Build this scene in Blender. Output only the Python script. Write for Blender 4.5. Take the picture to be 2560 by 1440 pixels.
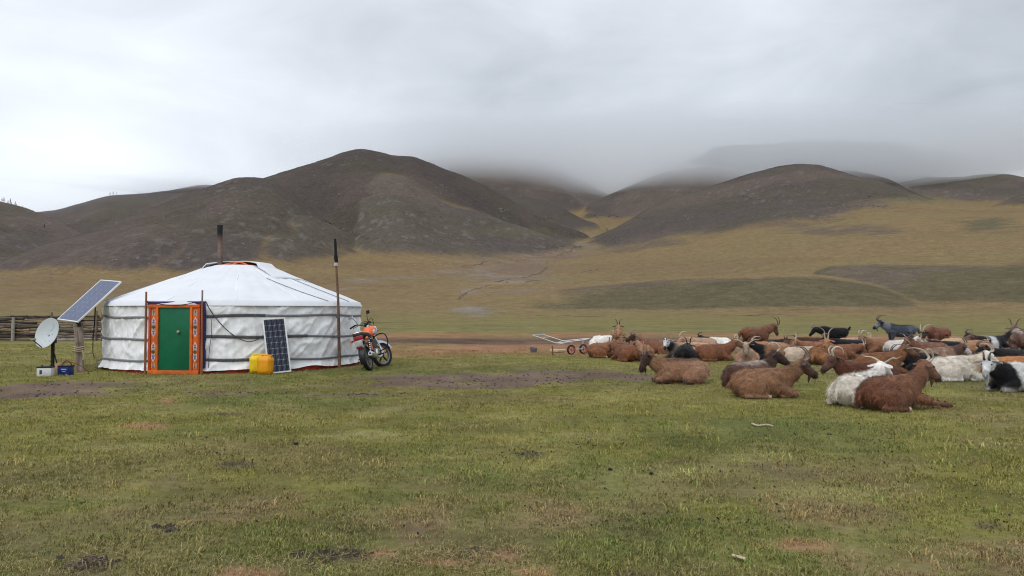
import bpy, bmesh, math, random
import numpy as np
from mathutils import Vector, Matrix, Euler

for _o in list(bpy.data.objects):
    bpy.data.objects.remove(_o, do_unlink=True)
SC = bpy.context.scene
COL = SC.collection
R = math.radians
PI = math.pi

# ------------------------------------------------------------------ camera
FPX, HOR, EYE = 1950.0, 780.0, 1.40            # focal length in photo pixels, horizon row, eye height
PITCH = math.atan((HOR - 720.0) / FPX)
cam_d = bpy.data.cameras.new('camera')
cam_d.sensor_width = 36.0
cam_d.lens = 36.0 * FPX / 2560.0
cam_d.clip_start, cam_d.clip_end = 0.05, 30000.0
cam = bpy.data.objects.new('camera', cam_d)
COL.objects.link(cam)
cam.location = (0, 0, EYE)
cam.rotation_euler = (R(90) + PITCH, 0, 0)
SC.camera = cam

# ------------------------------------------------------------------ world (overcast sky)
W = bpy.data.worlds.new('World'); SC.world = W; W.use_nodes = True
wn, wl = W.node_tree.nodes, W.node_tree.links
wn.clear()
w_out = wn.new('ShaderNodeOutputWorld'); w_bg = wn.new('ShaderNodeBackground')
w_sky = wn.new('ShaderNodeTexSky'); w_sky.sky_type = 'NISHITA'; w_sky.sun_disc = False
SUN_EL, SUN_ROT = R(48), R(-25)
w_sky.sun_elevation, w_sky.sun_rotation = SUN_EL, SUN_ROT
w_tc = wn.new('ShaderNodeTexCoord')
w_nrm = wn.new('ShaderNodeVectorMath'); w_nrm.operation = 'NORMALIZE'
wl.new(w_tc.outputs['Generated'], w_nrm.inputs[0])
w_sep = wn.new('ShaderNodeSeparateXYZ'); wl.new(w_nrm.outputs[0], w_sep.inputs[0])
def wmath(op, a, b=None, c=None, clamp=False):
    n = wn.new('ShaderNodeMath'); n.operation = op; n.use_clamp = clamp
    for i, v in enumerate((a, b, c)):
        if v is None: continue
        if isinstance(v, (int, float)): n.inputs[i].default_value = v
        else: wl.new(v, n.inputs[i])
    return n.outputs[0]
def wnoise(scale, detail, rough, stretch, seed, dist=0.0):
    m = wn.new('ShaderNodeMapping'); m.inputs['Scale'].default_value = stretch
    m.inputs['Location'].default_value = (seed, seed * 1.7, seed * .3)
    wl.new(w_nrm.outputs[0], m.inputs['Vector'])
    n = wn.new('ShaderNodeTexNoise'); n.inputs['Scale'].default_value = scale
    n.inputs['Detail'].default_value = detail; n.inputs['Roughness'].default_value = rough
    n.inputs['Distortion'].default_value = dist
    wl.new(m.outputs[0], n.inputs['Vector'])
    return n.outputs['Fac']
up = wmath('MAXIMUM', w_sep.outputs['Z'], 0.0)
n1 = wnoise(2.2, 4.0, .45, (1, 1, 2.6), 3.1, .5)
n2 = wnoise(5.0, 7.0, .56, (1, 1, 2.2), 8.4, .6)
cl = wmath('ADD', wmath('MULTIPLY', wmath('SUBTRACT', n1, .5), .72), wmath('MULTIPLY', wmath('SUBTRACT', n2, .5), .34))
# overcast deck: brighter towards the zenith and towards the thin cloud in the north-west
vl = wn.new('ShaderNodeVectorMath'); vl.operation = 'DOT_PRODUCT'
wl.new(w_nrm.outputs[0], vl.inputs[0]); vl.inputs[1].default_value = Vector((-.60, 1, .20)).normalized()
thin = wmath('POWER', wmath('MAXIMUM', vl.outputs['Value'], 0.0), 60.0)
lum = wmath('ADD', wmath('ADD', wmath('ADD', .725, wmath('MULTIPLY', up, .02)), wmath('MULTIPLY', wmath('MULTIPLY', up, up), .45)), wmath('ADD', cl, wmath('MULTIPLY', thin, .24)))
lum = wmath('MAXIMUM', lum, .15)
w_tint = wn.new('ShaderNodeMix'); w_tint.data_type = 'RGBA'
w_tint.inputs[6].default_value = (.89, .985, 1.12, 1); w_tint.inputs[7].default_value = (.945, 1.0, 1.075, 1)
wl.new(lum, w_tint.inputs[0])
w_mul = wn.new('ShaderNodeMix'); w_mul.data_type = 'RGBA'; w_mul.blend_type = 'MULTIPLY'; w_mul.inputs[0].default_value = 1
wl.new(w_tint.outputs[2], w_mul.inputs[6]); wl.new(lum, w_mul.inputs[7])
w_sc = wn.new('ShaderNodeMix'); w_sc.data_type = 'RGBA'; w_sc.blend_type = 'MULTIPLY'; w_sc.inputs[0].default_value = 1
wl.new(w_sky.outputs[0], w_sc.inputs[6]); w_sc.inputs[7].default_value = (.1, .1, .1, 1)
w_mix = wn.new('ShaderNodeMix'); w_mix.data_type = 'RGBA'; w_mix.inputs[0].default_value = .93
wl.new(w_sc.outputs[2], w_mix.inputs[6]); wl.new(w_mul.outputs[2], w_mix.inputs[7])
wl.new(w_mix.outputs[2], w_bg.inputs['Color']); w_bg.inputs['Strength'].default_value = 1.0
wl.new(w_bg.outputs[0], w_out.inputs['Surface'])

# ------------------------------------------------------------------ sun (diffused by cloud), exposure
sun_d = bpy.data.lights.new('sun', 'SUN'); sun_d.energy = 1.45; sun_d.angle = R(50); sun_d.color = (1, .98, .95)
sun = bpy.data.objects.new('sun', sun_d); COL.objects.link(sun)
sun_dir = Vector((math.sin(SUN_ROT) * math.cos(SUN_EL), math.cos(SUN_ROT) * math.cos(SUN_EL) * -1, math.sin(SUN_EL)))
sun.rotation_euler = sun_dir.to_track_quat('Z', 'Y').to_euler()
w_sky.sun_rotation = math.atan2(sun_dir.x, sun_dir.y)
vs = SC.view_settings
vs.view_transform = 'Standard'; vs.look = 'None'; vs.gamma = 1.0; vs.use_curve_mapping = False; vs.exposure = 0.0
cy = SC.cycles
cy.use_denoising = True; cy.denoiser = 'OPENIMAGEDENOISE'; cy.denoising_input_passes = 'RGB_ALBEDO_NORMAL'; cy.filter_width = 1.1
cy.max_bounces = 24; cy.diffuse_bounces = 4; cy.volume_bounces = 24; cy.transparent_max_bounces = 24
cy.use_adaptive_sampling = True; cy.adaptive_threshold = .01

# ------------------------------------------------------------------ pixel <-> direction helpers
CP, SP = math.cos(PITCH), math.sin(PITCH)
def ray(px, py):
    x = (px - 1280.0) / FPX; v = (720.0 - py) / FPX
    return np.array([x, CP - v * SP, SP + v * CP])
def gnd(px, py, z=0.0):
    d = ray(px, py); t = (z - EYE) / d[2]
    return Vector((d[0] * t, d[1] * t, z))
def atY(px, py, Y):
    d = ray(px, py); t = Y / d[1]
    return Vector((d[0] * t, Y, EYE + d[2] * t))
def azel(px, py):
    d = ray(px, py)
    return math.atan2(d[0], d[1]), d[2] / math.hypot(d[0], d[1])

# ------------------------------------------------------------------ numpy noise
def _hash(ix, iy, s):
    h = (ix.astype(np.int64) * 374761393 + iy.astype(np.int64) * 668265263 + s * 982451653) & 0xffffffff
    h = ((h ^ (h >> 13)) * 1274126177) & 0xffffffff
    return ((h ^ (h >> 16)) & 0xffff) / 65535.0
def vnoise(x, y, s=0):
    ix, iy = np.floor(x), np.floor(y); fx, fy = x - ix, y - iy
    ix, iy = ix.astype(np.int64), iy.astype(np.int64)
    u, v = fx * fx * fx * (fx * (fx * 6 - 15) + 10), fy * fy * fy * (fy * (fy * 6 - 15) + 10)
    a, b = _hash(ix, iy, s), _hash(ix + 1, iy, s)
    c, d = _hash(ix, iy + 1, s), _hash(ix + 1, iy + 1, s)
    return (a + (b - a) * u) * (1 - v) + (c + (d - c) * u) * v
def fbm(x, y, s=0, octv=4, gain=.5):
    t = np.zeros_like(x); a, n = 1.0, 0.0
    for i in range(octv):
        t += a * vnoise(x, y, s + i * 17); n += a
        a *= gain; x = x * 2.03 + 11.3; y = y * 2.03 - 7.1
    return t / n
def sstep(a, b, x):
    t = np.clip((x - a) / (b - a), 0, 1); return t * t * (3 - 2 * t)

# ------------------------------------------------------------------ material helpers
MATS = {}
def new_mat(name):
    m = bpy.data.materials.new(name); m.use_nodes = True
    MATS[name] = m
    nt = m.node_tree
    return m, nt.nodes, nt.links, nt.nodes['Principled BSDF']
def noise_node(N, L, scale, detail=4, rough=.55, coord='Object', stretch=(1, 1, 1), vec=None):
    n = N.new('ShaderNodeTexNoise'); n.inputs['Scale'].default_value = scale
    n.inputs['Detail'].default_value = detail; n.inputs['Roughness'].default_value = rough
    mp = N.new('ShaderNodeMapping'); mp.inputs['Scale'].default_value = stretch
    if vec is None:
        tc = N.new('ShaderNodeTexCoord'); vec = tc.outputs[coord]
    L.new(vec, mp.inputs['Vector']); L.new(mp.outputs[0], n.inputs['Vector'])
    return n.outputs['Fac']
def ramp(N, L, fac, stops):
    r = N.new('ShaderNodeValToRGB'); L.new(fac, r.inputs[0])
    cr = r.color_ramp
    while len(cr.elements) < len(stops): cr.elements.new(.5)
    for e, (p, c) in zip(cr.elements, stops):
        e.position = p; e.color = (*c, 1) if len(c) == 3 else c
    return r.outputs['Color']
def mixc(N, L, fac, a, b, blend='MIX'):
    m = N.new('ShaderNodeMix'); m.data_type = 'RGBA'; m.blend_type = blend
    for sock, v in ((m.inputs[0], fac), (m.inputs[6], a), (m.inputs[7], b)):
        if isinstance(v, (int, float)): sock.default_value = v
        elif isinstance(v, (tuple, list)): sock.default_value = (*v, 1) if len(v) == 3 else v
        else: L.new(v, sock)
    return m.outputs[2]
def bump(N, L, P, height, strength=.4, dist=.01):
    b = N.new('ShaderNodeBump'); b.inputs['Strength'].default_value = strength; b.inputs['Distance'].default_value = dist
    L.new(height, b.inputs['Height']); L.new(b.outputs[0], P.inputs['Normal'])
def simple(name, col, rough=.6, metal=0.0, var=.18, scale=14, bmp=0.15, spec=.3, stretch=(1, 1, 1), dirt=None):
    m, N, L, P = new_mat(name)
    f = noise_node(N, L, scale, 5, .6, stretch=stretch)
    lo = tuple(max(0, c * (1 - var)) for c in col); hi = tuple(min(1, c * (1 + var)) for c in col)
    c = ramp(N, L, f, [(.3, lo), (.7, hi)])
    if dirt:
        g = noise_node(N, L, scale * .35, 6, .65)
        d = ramp(N, L, g, [(.5, (0, 0, 0)), (.72, (1, 1, 1))])
        c = mixc(N, L, d, c, dirt)
    L.new(c, P.inputs['Base Color'])
    P.inputs['Roughness'].default_value = rough; P.inputs['Metallic'].default_value = metal
    P.inputs['Specular IOR Level'].default_value = spec
    if bmp: bump(N, L, P, f, bmp, .004)
    return m

# ------------------------------------------------------------------ object helpers
def link(name, me, mat=None, parent=None):
    o = bpy.data.objects.new(name, me); COL.objects.link(o)
    if mat is not None and me is not None and len(me.materials) == 0: me.materials.append(mat)
    if parent is not None: o.parent = parent
    return o
def tag(o, label, cat, group=None):
    o['label'] = label; o['category'] = cat
    if group: o['group'] = group
    return o
def thing(name, label, cat, loc=(0, 0, 0), rz=0.0, group=None):
    o = bpy.data.objects.new(name, None); COL.objects.link(o)
    o.empty_display_size = .1
    o.location = loc; o.rotation_euler = (0, 0, rz)
    return tag(o, label, cat, group)
def np_mesh(name, verts, faces, smooth=True):
    me = bpy.data.meshes.new(name)
    verts = np.asarray(verts, np.float32); faces = np.asarray(faces, np.int32)
    me.vertices.add(len(verts)); me.vertices.foreach_set('co', verts.ravel())
    k = faces.shape[1]
    me.loops.add(faces.size); me.loops.foreach_set('vertex_index', faces.ravel())
    me.polygons.add(len(faces)); me.polygons.foreach_set('loop_start', np.arange(0, faces.size, k, dtype=np.int32))
    me.polygons.foreach_set('loop_total', np.full(len(faces), k, np.int32))
    if smooth: me.polygons.foreach_set('use_smooth', np.ones(len(faces), bool))
    me.update(calc_edges=True); me.validate()
    return me
class MB:
    """collects shapes of one part"""
    def __init__(s): s.v = []; s.f = []
    def add(s, vs, fs):
        o = len(s.v); s.v += [tuple(v) for v in vs]; s.f += [tuple(i + o for i in f) for f in fs]; return s
    def box(s, c, size, rot=None, bev=0.0):
        bm = bmesh.new(); bmesh.ops.create_cube(bm, size=1)
        for v in bm.verts: v.co = Vector((v.co.x * size[0], v.co.y * size[1], v.co.z * size[2]))
        if bev: bmesh.ops.bevel(bm, geom=list(bm.edges), offset=bev, segments=2, affect='EDGES', profile=.6)
        M = (rot.to_matrix() if isinstance(rot, Euler) else rot) if rot is not None else Matrix.Identity(3)
        bm.verts.index_update()
        s.add([M @ v.co + Vector(c) for v in bm.verts], [[v.index for v in f.verts] for f in bm.faces]); bm.free(); return s
    def tube(s, pts, rad, n=8, cap=True, sq=1.0):
        pts = [Vector(p) for p in pts]
        rads = rad if isinstance(rad, (list, tuple)) else [rad] * len(pts)
        rings = []; up = Vector((0, 0, 1)); prev = None
        for i, p in enumerate(pts):
            t = (pts[min(i + 1, len(pts) - 1)] - pts[max(i - 1, 0)]).normalized()
            if prev is None:
                a = t.orthogonal().normalized() if abs(t.dot(up)) > .98 else t.cross(up).normalized()
            else:
                a = (prev - t * prev.dot(t)).normalized()
            prev = a; b = t.cross(a).normalized()
            rings.append([p + (a * math.cos(2 * PI * k / n) + b * sq * math.sin(2 * PI * k / n)) * rads[i] for k in range(n)])
        vs = [v for r in rings for v in r]; fs = []
        for i in range(len(rings) - 1):
            for k in range(n):
                fs.append((i * n + k, i * n + (k + 1) % n, (i + 1) * n + (k + 1) % n, (i + 1) * n + k))
        if cap:
            fs.append(tuple(reversed(range(n)))); fs.append(tuple((len(rings) - 1) * n + k for k in range(n)))
        return s.add(vs, fs)
    def lathe(s, prof, n=24, M=None):
        """profile of (r, z) round local z"""
        M = M or Matrix.Identity(4); vs = []; fs = []
        for r, z in prof:
            for k in range(n):
                vs.append(M @ Vector((r * math.cos(2 * PI * k / n), r * math.sin(2 * PI * k / n), z)))
        for i in range(len(prof) - 1):
            for k in range(n):
                fs.append((i * n + k, i * n + (k + 1) % n, (i + 1) * n + (k + 1) % n, (i + 1) * n + k))
        return s.add(vs, fs)
    def build(s, name, mat, parent=None, smooth=True, angle=40):
        me = bpy.data.meshes.new(name); me.from_pydata(s.v, [], s.f); me.validate()
        bm = bmesh.new(); bm.from_mesh(me); bmesh.ops.recalc_face_normals(bm, faces=bm.faces)
        if smooth:
            lim = R(angle)
            for f in bm.faces: f.smooth = True
            for e in bm.edges:
                if len(e.link_faces) == 2 and e.calc_face_angle(0) > lim: e.smooth = False
        bm.to_mesh(me); bm.free()
        return link(name, me, mat, parent)

# ================================================================== terrain
def crest(pts):
    a = np.array([azel(x, y) for x, y in pts]); return a[:, 0], a[:, 1]
def interp_s(u, xs, ys):
    """smooth interpolation (monotone cubic)"""
    xs, ys = np.asarray(xs, float), np.asarray(ys, float)
    h = np.diff(xs); d = np.diff(ys) / h
    m = np.zeros_like(ys); m[0], m[-1] = d[0], d[-1]
    for i in range(1, len(ys) - 1):
        m[i] = 0 if d[i - 1] * d[i] <= 0 else 2 * d[i - 1] * d[i] / (d[i - 1] + d[i])
    uu = np.clip(u, xs[0], xs[-1]); k = np.clip(np.searchsorted(xs, uu) - 1, 0, len(h) - 1)
    t = (uu - xs[k]) / h[k]; t2, t3 = t * t, t * t * t
    return (2*t3-3*t2+1)*ys[k] + (t3-2*t2+t)*h[k]*m[k] + (-2*t3+3*t2)*ys[k+1] + (t3-t2)*h[k]*m[k+1]
def pxu(x): return math.atan2((x - 1280.0) / FPX, 1.0)

BASE_D = [0, 90, 160, 250, 330, 420, 520, 700, 900, 1200, 1600, 2200, 3200]
BASE = {  # photo column -> photo row of the gently rising grass fan at each distance from 250 m on
    -900: [781, 772, 762, 752, 735, 722, 712, 700, 690, 680],
    0:    [780, 766, 744, 721, 700, 690, 680, 670, 660, 650],
    400:  [780, 765, 741, 714, 688, 672, 660, 650, 640, 630],
    700:  [779, 762, 737, 707, 662, 640, 622, 600, 590, 580],
    1000: [779, 761, 734, 704, 657, 620, 598, 580, 570, 560],
    1300: [779, 760, 732, 703, 667, 641, 610, 565, 503, 470],
    1500: [779, 758, 728, 698, 660, 637, 606, 562, 497, 450],
    1700: [778, 755, 720, 692, 648, 605, 572, 545, 510, 490],
    2000: [777, 752, 705, 668, 616, 577, 547, 540, 530, 520],
    2200: [777, 754, 706, 660, 601, 562, 528, 530, 520, 510],
    2560: [776, 756, 706, 662, 612, 577, 560, 556, 540, 520],
    3500: [776, 762, 735, 705, 680, 660, 640, 620, 600, 590],
}
def base_z(u, d):
    cols = sorted(BASE); us = [pxu(c) for c in cols]
    D = np.array(BASE_D, float)
    tab = []
    for c in cols:
        tab.append([0, 0, .15] + [EYE + (HOR - y) / FPX * dd for y, dd in zip(BASE[c], BASE_D[3:])])
    tab = np.array(tab)
    z = np.zeros_like(d)
    # interpolate over distance for every column of the table, then blend columns
    zc = np.array([interp_s(d, D, t) for t in tab])
    uu = np.clip(u, us[0], us[-1]); k = np.clip(np.searchsorted(us, uu) - 1, 0, len(us) - 2)
    us = np.array(us); t = (uu - us[k]) / (us[k + 1] - us[k]); t = t * t * (3 - 2 * t)
    idx = np.arange(len(d))
    return zc[k, idx] * (1 - t) + zc[k + 1, idx] * t

# name, crest (photo col,row), crest distance (col:m), foot distance (col:m), back length, shape exponent
LAYERS = [
 ('hill', 'far_left', [(-700,430),(-300,500),(-60,520),(60,530),(130,526),(200,508),(280,488),(350,484),(420,476),(520,462),(640,470),(800,520)],
   {-700:2500, 900:2500}, {-700:1800, 900:1800}, 900, 1.25),
 ('hill', 'left_trees', [(-1200,430),(-700,440),(-300,462),(-120,478),(0,503),(60,518),(100,533),(150,556),(200,580),(250,604),(330,650)],
   {-1200:1500, 0:1800, 330:1500}, {-1200:900, 0:1150, 330:1200}, 700, 1.25),
 ('hill', 'left_spur', [(-900,520),(-500,525),(-200,540),(-60,560),(20,583),(70,600),(115,618),(180,655),(260,690)],
   {-900:1200, 260:1200}, {-900:700, 260:800}, 400, 1.3),
 ('hill', 'shoulder', [(-700,735),(-300,705),(-100,680),(0,655),(100,615),(200,582),(300,547),(400,511),(450,491),(540,460),(600,444),(640,443),(680,452),(720,475),(770,515),(830,560),(900,600),(980,640)],
   {-700:600, 0:760, 400:900, 640:1000, 980:900}, {-700:480, 0:520, 250:545, 450:565, 640:600, 980:760}, 500, 1.12),
 ('hill', 'shoulder_spur', [(480,640),(560,600),(640,560),(700,540),(760,535),(820,556),(900,600),(960,632)],
   {480:780, 960:850}, {480:600, 700:620, 960:760}, 160, 1.1),
 ('hill', 'shoulder_spur_left', [(-200,722),(0,700),(130,652),(240,610),(330,575),(400,560),(460,575),(520,610),(580,652)],
   {-200:600, 0:640, 330:760, 580:760}, {-200:500, 0:520, 330:560, 580:640}, 160, 1.1),
 ('hill', 'main', [(420,640),(520,540),(600,480),(652,447),(700,431),(760,413),(820,394),(860,380),(905,372),(945,379),(985,388),(1030,391),(1070,405),(1110,421),(1160,440),(1210,463),(1260,490),(1310,520),(1370,545),(1440,575),(1500,600)],
   {420:1200, 905:1300, 1500:1250}, {420:800, 700:800, 905:780, 1100:840, 1300:960, 1500:1080}, 700, 1.08),
 ('hill', 'main_spur', [(860,470),(905,440),(960,432),(1010,440),(1060,468),(1110,500),(1180,525),(1250,548),(1320,570),(1400,597),(1470,620)],
   {860:1180, 1010:1150, 1470:980}, {860:760, 1000:720, 1200:740, 1470:850}, 130, 1.0),
 ('hill', 'valley_back', [(950,420),(1080,400),(1180,392),(1260,398),(1340,405),(1400,425),(1460,455),(1520,490),(1600,520)],
   {950:2300, 1600:2300}, {950:1500, 1300:1600, 1600:2000}, 900, 1.15),
 ('hill', 'valley_left', [(1000,470),(1100,455),(1200,468),(1280,484),(1340,495),(1390,512),(1450,545),(1520,580)],
   {1000:1800, 1520:1700}, {1000:1300, 1520:1350}, 300, 1.1),
 ('hill', 'valley_right', [(1440,530),(1490,505),(1550,476),(1600,454),(1640,438),(1690,425),(1760,418),(1850,430),(1950,480)],
   {1440:2100, 1640:2000, 1950:2000}, {1440:1650, 1950:1500}, 700, 1.15),
 ('hill', 'right', [(1380,640),(1440,622),(1500,592),(1560,560),(1620,530),(1700,500),(1760,477),(1850,447),(1930,426),(1990,416),(2040,417),(2100,432),(2160,452),(2220,476),(2300,505),(2400,545),(2500,580)],
   {1380:1250, 1700:1500, 2000:1680, 2500:1350}, {1380:940, 1600:900, 1800:900, 2000:880, 2300:960, 2500:1100}, 700, 1.15),
 ('hill', 'right_rear', [(1950,440),(2050,424),(2120,426),(2180,436),(2230,452),(2290,485),(2330,503),(2380,520)],
   {1950:1900, 2380:1800}, {1950:1500, 2380:1550}, 500, 1.1),
 ('hill', 'far_right', [(1900,430),(2050,430),(2150,436),(2250,440),(2330,447),(2410,448),(2470,443),(2510,443),(2560,452),(2640,468),(2800,450),(3200,420)],
   {1900:2500, 3200:2400}, {1900:1700, 3200:1700}, 900, 1.2),
 ('hill', 'near_right', [(2330,585),(2400,552),(2460,525),(2520,500),(2560,482),(2640,455),(2760,425),(3000,400),(3500,420)],
   {2330:1450, 2560:1500, 3500:1400}, {2330:1180, 3500:900}, 600, 1.15),
 ('bank', 'bank_a', [(1100,768),(1200,748),(1300,733),(1400,720),(1500,709),(1600,700),(1700,693),(1800,688),(1900,685),(2000,684),(2060,688),(2130,700),(2200,715),(2260,733),(2330,765)],
   {1100:330, 2330:340}, {1100:240, 1800:244, 2330:262}, 420, .9),
 ('bank', 'bank_b', [(2000,700),(2080,664),(2160,660),(2250,664),(2350,664),(2450,660),(2560,657),(2800,665),(3400,690)],
   {2000:440, 3400:440}, {2000:285, 2560:275, 3400:280}, 500, .9),
]
def lay_interp(u, tab):
    ks = sorted(tab); return np.interp(u, [pxu(k) for k in ks], [tab[k] for k in ks])
def terrain(u, d, want_layers=True):
    """height of the land at azimuth u and distance d; also which layer carries it and how much it stands above the fan"""
    x, y = np.sin(u) * d, np.cos(u) * d
    zb = base_z(u, d)
    wob = (fbm(x / 90, y / 90, 5, 4) - .5) * 2
    zb = zb + wob * sstep(200, 600, d) * 3.0 + (fbm(x / 14, y / 14, 9, 3) - .5) * .9 * sstep(70, 250, d)
    z = zb.copy(); lid = np.zeros(len(d), int); hillness = np.zeros(len(d)); bankness = np.zeros(len(d))
    # meandering warp so that slopes carry gullies and spurs
    wu = u + (fbm(x / 160, y / 160, 31, 3) - .5) * .035 * sstep(400, 900, d)
    for i, (kind, nm, cr, cd, fd, back, pw) in enumerate(LAYERS):
        cu, ce = crest(cr)
        e = interp_s(u, cu, ce)
        inside = sstep(cu[0] - .002, cu[0] + .02, u) * (1 - sstep(cu[-1] - .02, cu[-1] + .002, u))
        c = lay_interp(u, cd); f = lay_interp(wu, fd)
        Hc = EYE + e * c
        t = (d - f) / (c - f)
        tt = np.clip(t, 0, 1)
        S = .5 * tt ** pw + .5 * tt * tt * (3 - 2 * tt)
        zf = base_z(u, np.minimum(d, c)) * (1 - S) + Hc * S
        tb = np.clip((d - c) / back, 0, 1); Sb = tb * tb * (3 - 2 * tb)
        zl = np.where(d <= c, zf, Hc * (1 - Sb) + zb * Sb)
        zl = np.where(d < f, -50, zl)
        if kind == 'hill':
            rid = 1 - np.abs(2 * fbm(x / 210 + i * 7.7, y / 210, 40 + i, 4) - 1)
            rid2 = 1 - np.abs(2 * fbm(x / 70 + i * 3.1, y / 70, 60 + i, 3) - 1)
            g = 4 * tt * (1 - tt)
            zl = zl - ((rid ** 3) * 12 + (rid2 ** 3) * 2.2) * np.where(d <= c, g, .3 * (1 - tb)) + (fbm(x / 22, y / 22, 80 + i, 3) - .5) * 1.4 * sstep(.02, .3, tt) * (1 - tb)
        zl = zb + (zl - zb) * inside
        k = 5.0 if kind == 'hill' else 1.0
        hh = np.clip(.5 + .5 * (zl - z) / k, 0, 1)
        newz = z * (1 - hh) + zl * hh + k * hh * (1 - hh) * .5
        take = zl > z
        ok = (inside > .02) & (d >= f)
        newz = np.where(ok, newz, z)
        lid = np.where(take & ok & (zl > zb + .6), i + 1, lid)
        if kind == 'hill': hillness = np.where(ok, np.maximum(hillness * (1 - hh), np.clip((zl - zb) / (9 if nm.startswith('shoulder') else 12), 0, 1) * hh), hillness)
        else: bankness = np.where(ok, np.maximum(bankness * (1 - hh), np.where(d <= c, sstep(.0, .14, tt) * (1 - sstep(.55, 1.0, tt)) * inside, 0) * hh), bankness)
        z = newz
    # ground that is flat near the tent
    z = np.where(d < 90, 0, z)
    z = z + (fbm(x / 2.7, y / 2.7, 99, 3) - .5) * .05 * sstep(5, 30, d) * (1 - sstep(80, 200, d))
    return z, lid, hillness, bankness

def lerp3(a, b, t): return a + (np.asarray(b) - a) * t[:, None]
DIRT = [  # bare trodden soil: photo ellipses (cx, cy, rx, ry)
 (60, 975, 330, 20), (250, 962, 160, 9), (1020, 944, 150, 9), (1230, 947, 330, 17), (1420, 940, 260, 14), (1120, 962, 200, 9), (880, 988, 120, 5), (570, 985, 90, 4), (1560, 946, 60, 9)]
NEAR_DARK = [(850, 1385, 110, 20), (420, 1321, 34, 7), (225, 1405, 60, 16), (1190, 1370, 40, 10), (600, 1160, 60, 8), (560, 1035, 60, 4), (2460, 1310, 40, 10), (1560, 1432, 60, 8), (1320, 1135, 60, 8)]
NEAR_STRAW = [(1265, 1385, 60, 18), (640, 1428, 110, 16), (420, 1003, 26, 7), (1120, 1400, 90, 14), (960, 1380, 60, 10), (1330, 1425, 70, 12), (2000, 1360, 120, 20), (370, 1064, 60, 8)]
NEAR_LIGHT = [(800, 1340, 60, 12), (1900, 1140, 140, 18), (2480, 1110, 70, 14), (700, 1010, 80, 8), (1700, 1180, 200, 20), (300, 1120, 140, 14), (1480, 1090, 120, 14), (900, 1090, 160, 14), (2100, 1230, 180, 26)]
def ellmask(x, y, lst, s0=.7, s1=1.15, wf=1.0, seed=120):
    m = np.zeros(len(x)); d = np.hypot(x, y)
    dv = np.maximum(y, .5)
    px = 1280 + x / dv * FPX; py = HOR + EYE / dv * FPX
    w = (fbm(x / .9, y / .9, seed, 4) - .5) * 1.1 * wf
    for cx, cy_, rx, ry in lst:
        q = np.sqrt(((px - cx) / rx) ** 2 + ((py - cy_) / ry) ** 2) + w
        m = np.maximum(m, 1 - sstep(s0, s1, q))
    return m
C_GREEN = (.168, .157, .050); C_GREEN2 = (.122, .132, .045); C_YEL = (.20, .178, .066); C_STRAW = (.20, .145, .085)
C_DIRT = (.135, .096, .076); C_GOLD = (.198, .142, .074); C_OLIVE = (.185, .165, .062); C_RED = (.27, .148, .088)
C_HILL = (.086, .072, .066); C_HILL2 = (.110, .088, .076); C_HILLG = (.088, .077, .060); C_BANK = (.098, .086, .052); C_GRAV = (.22, .20, .19)
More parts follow.
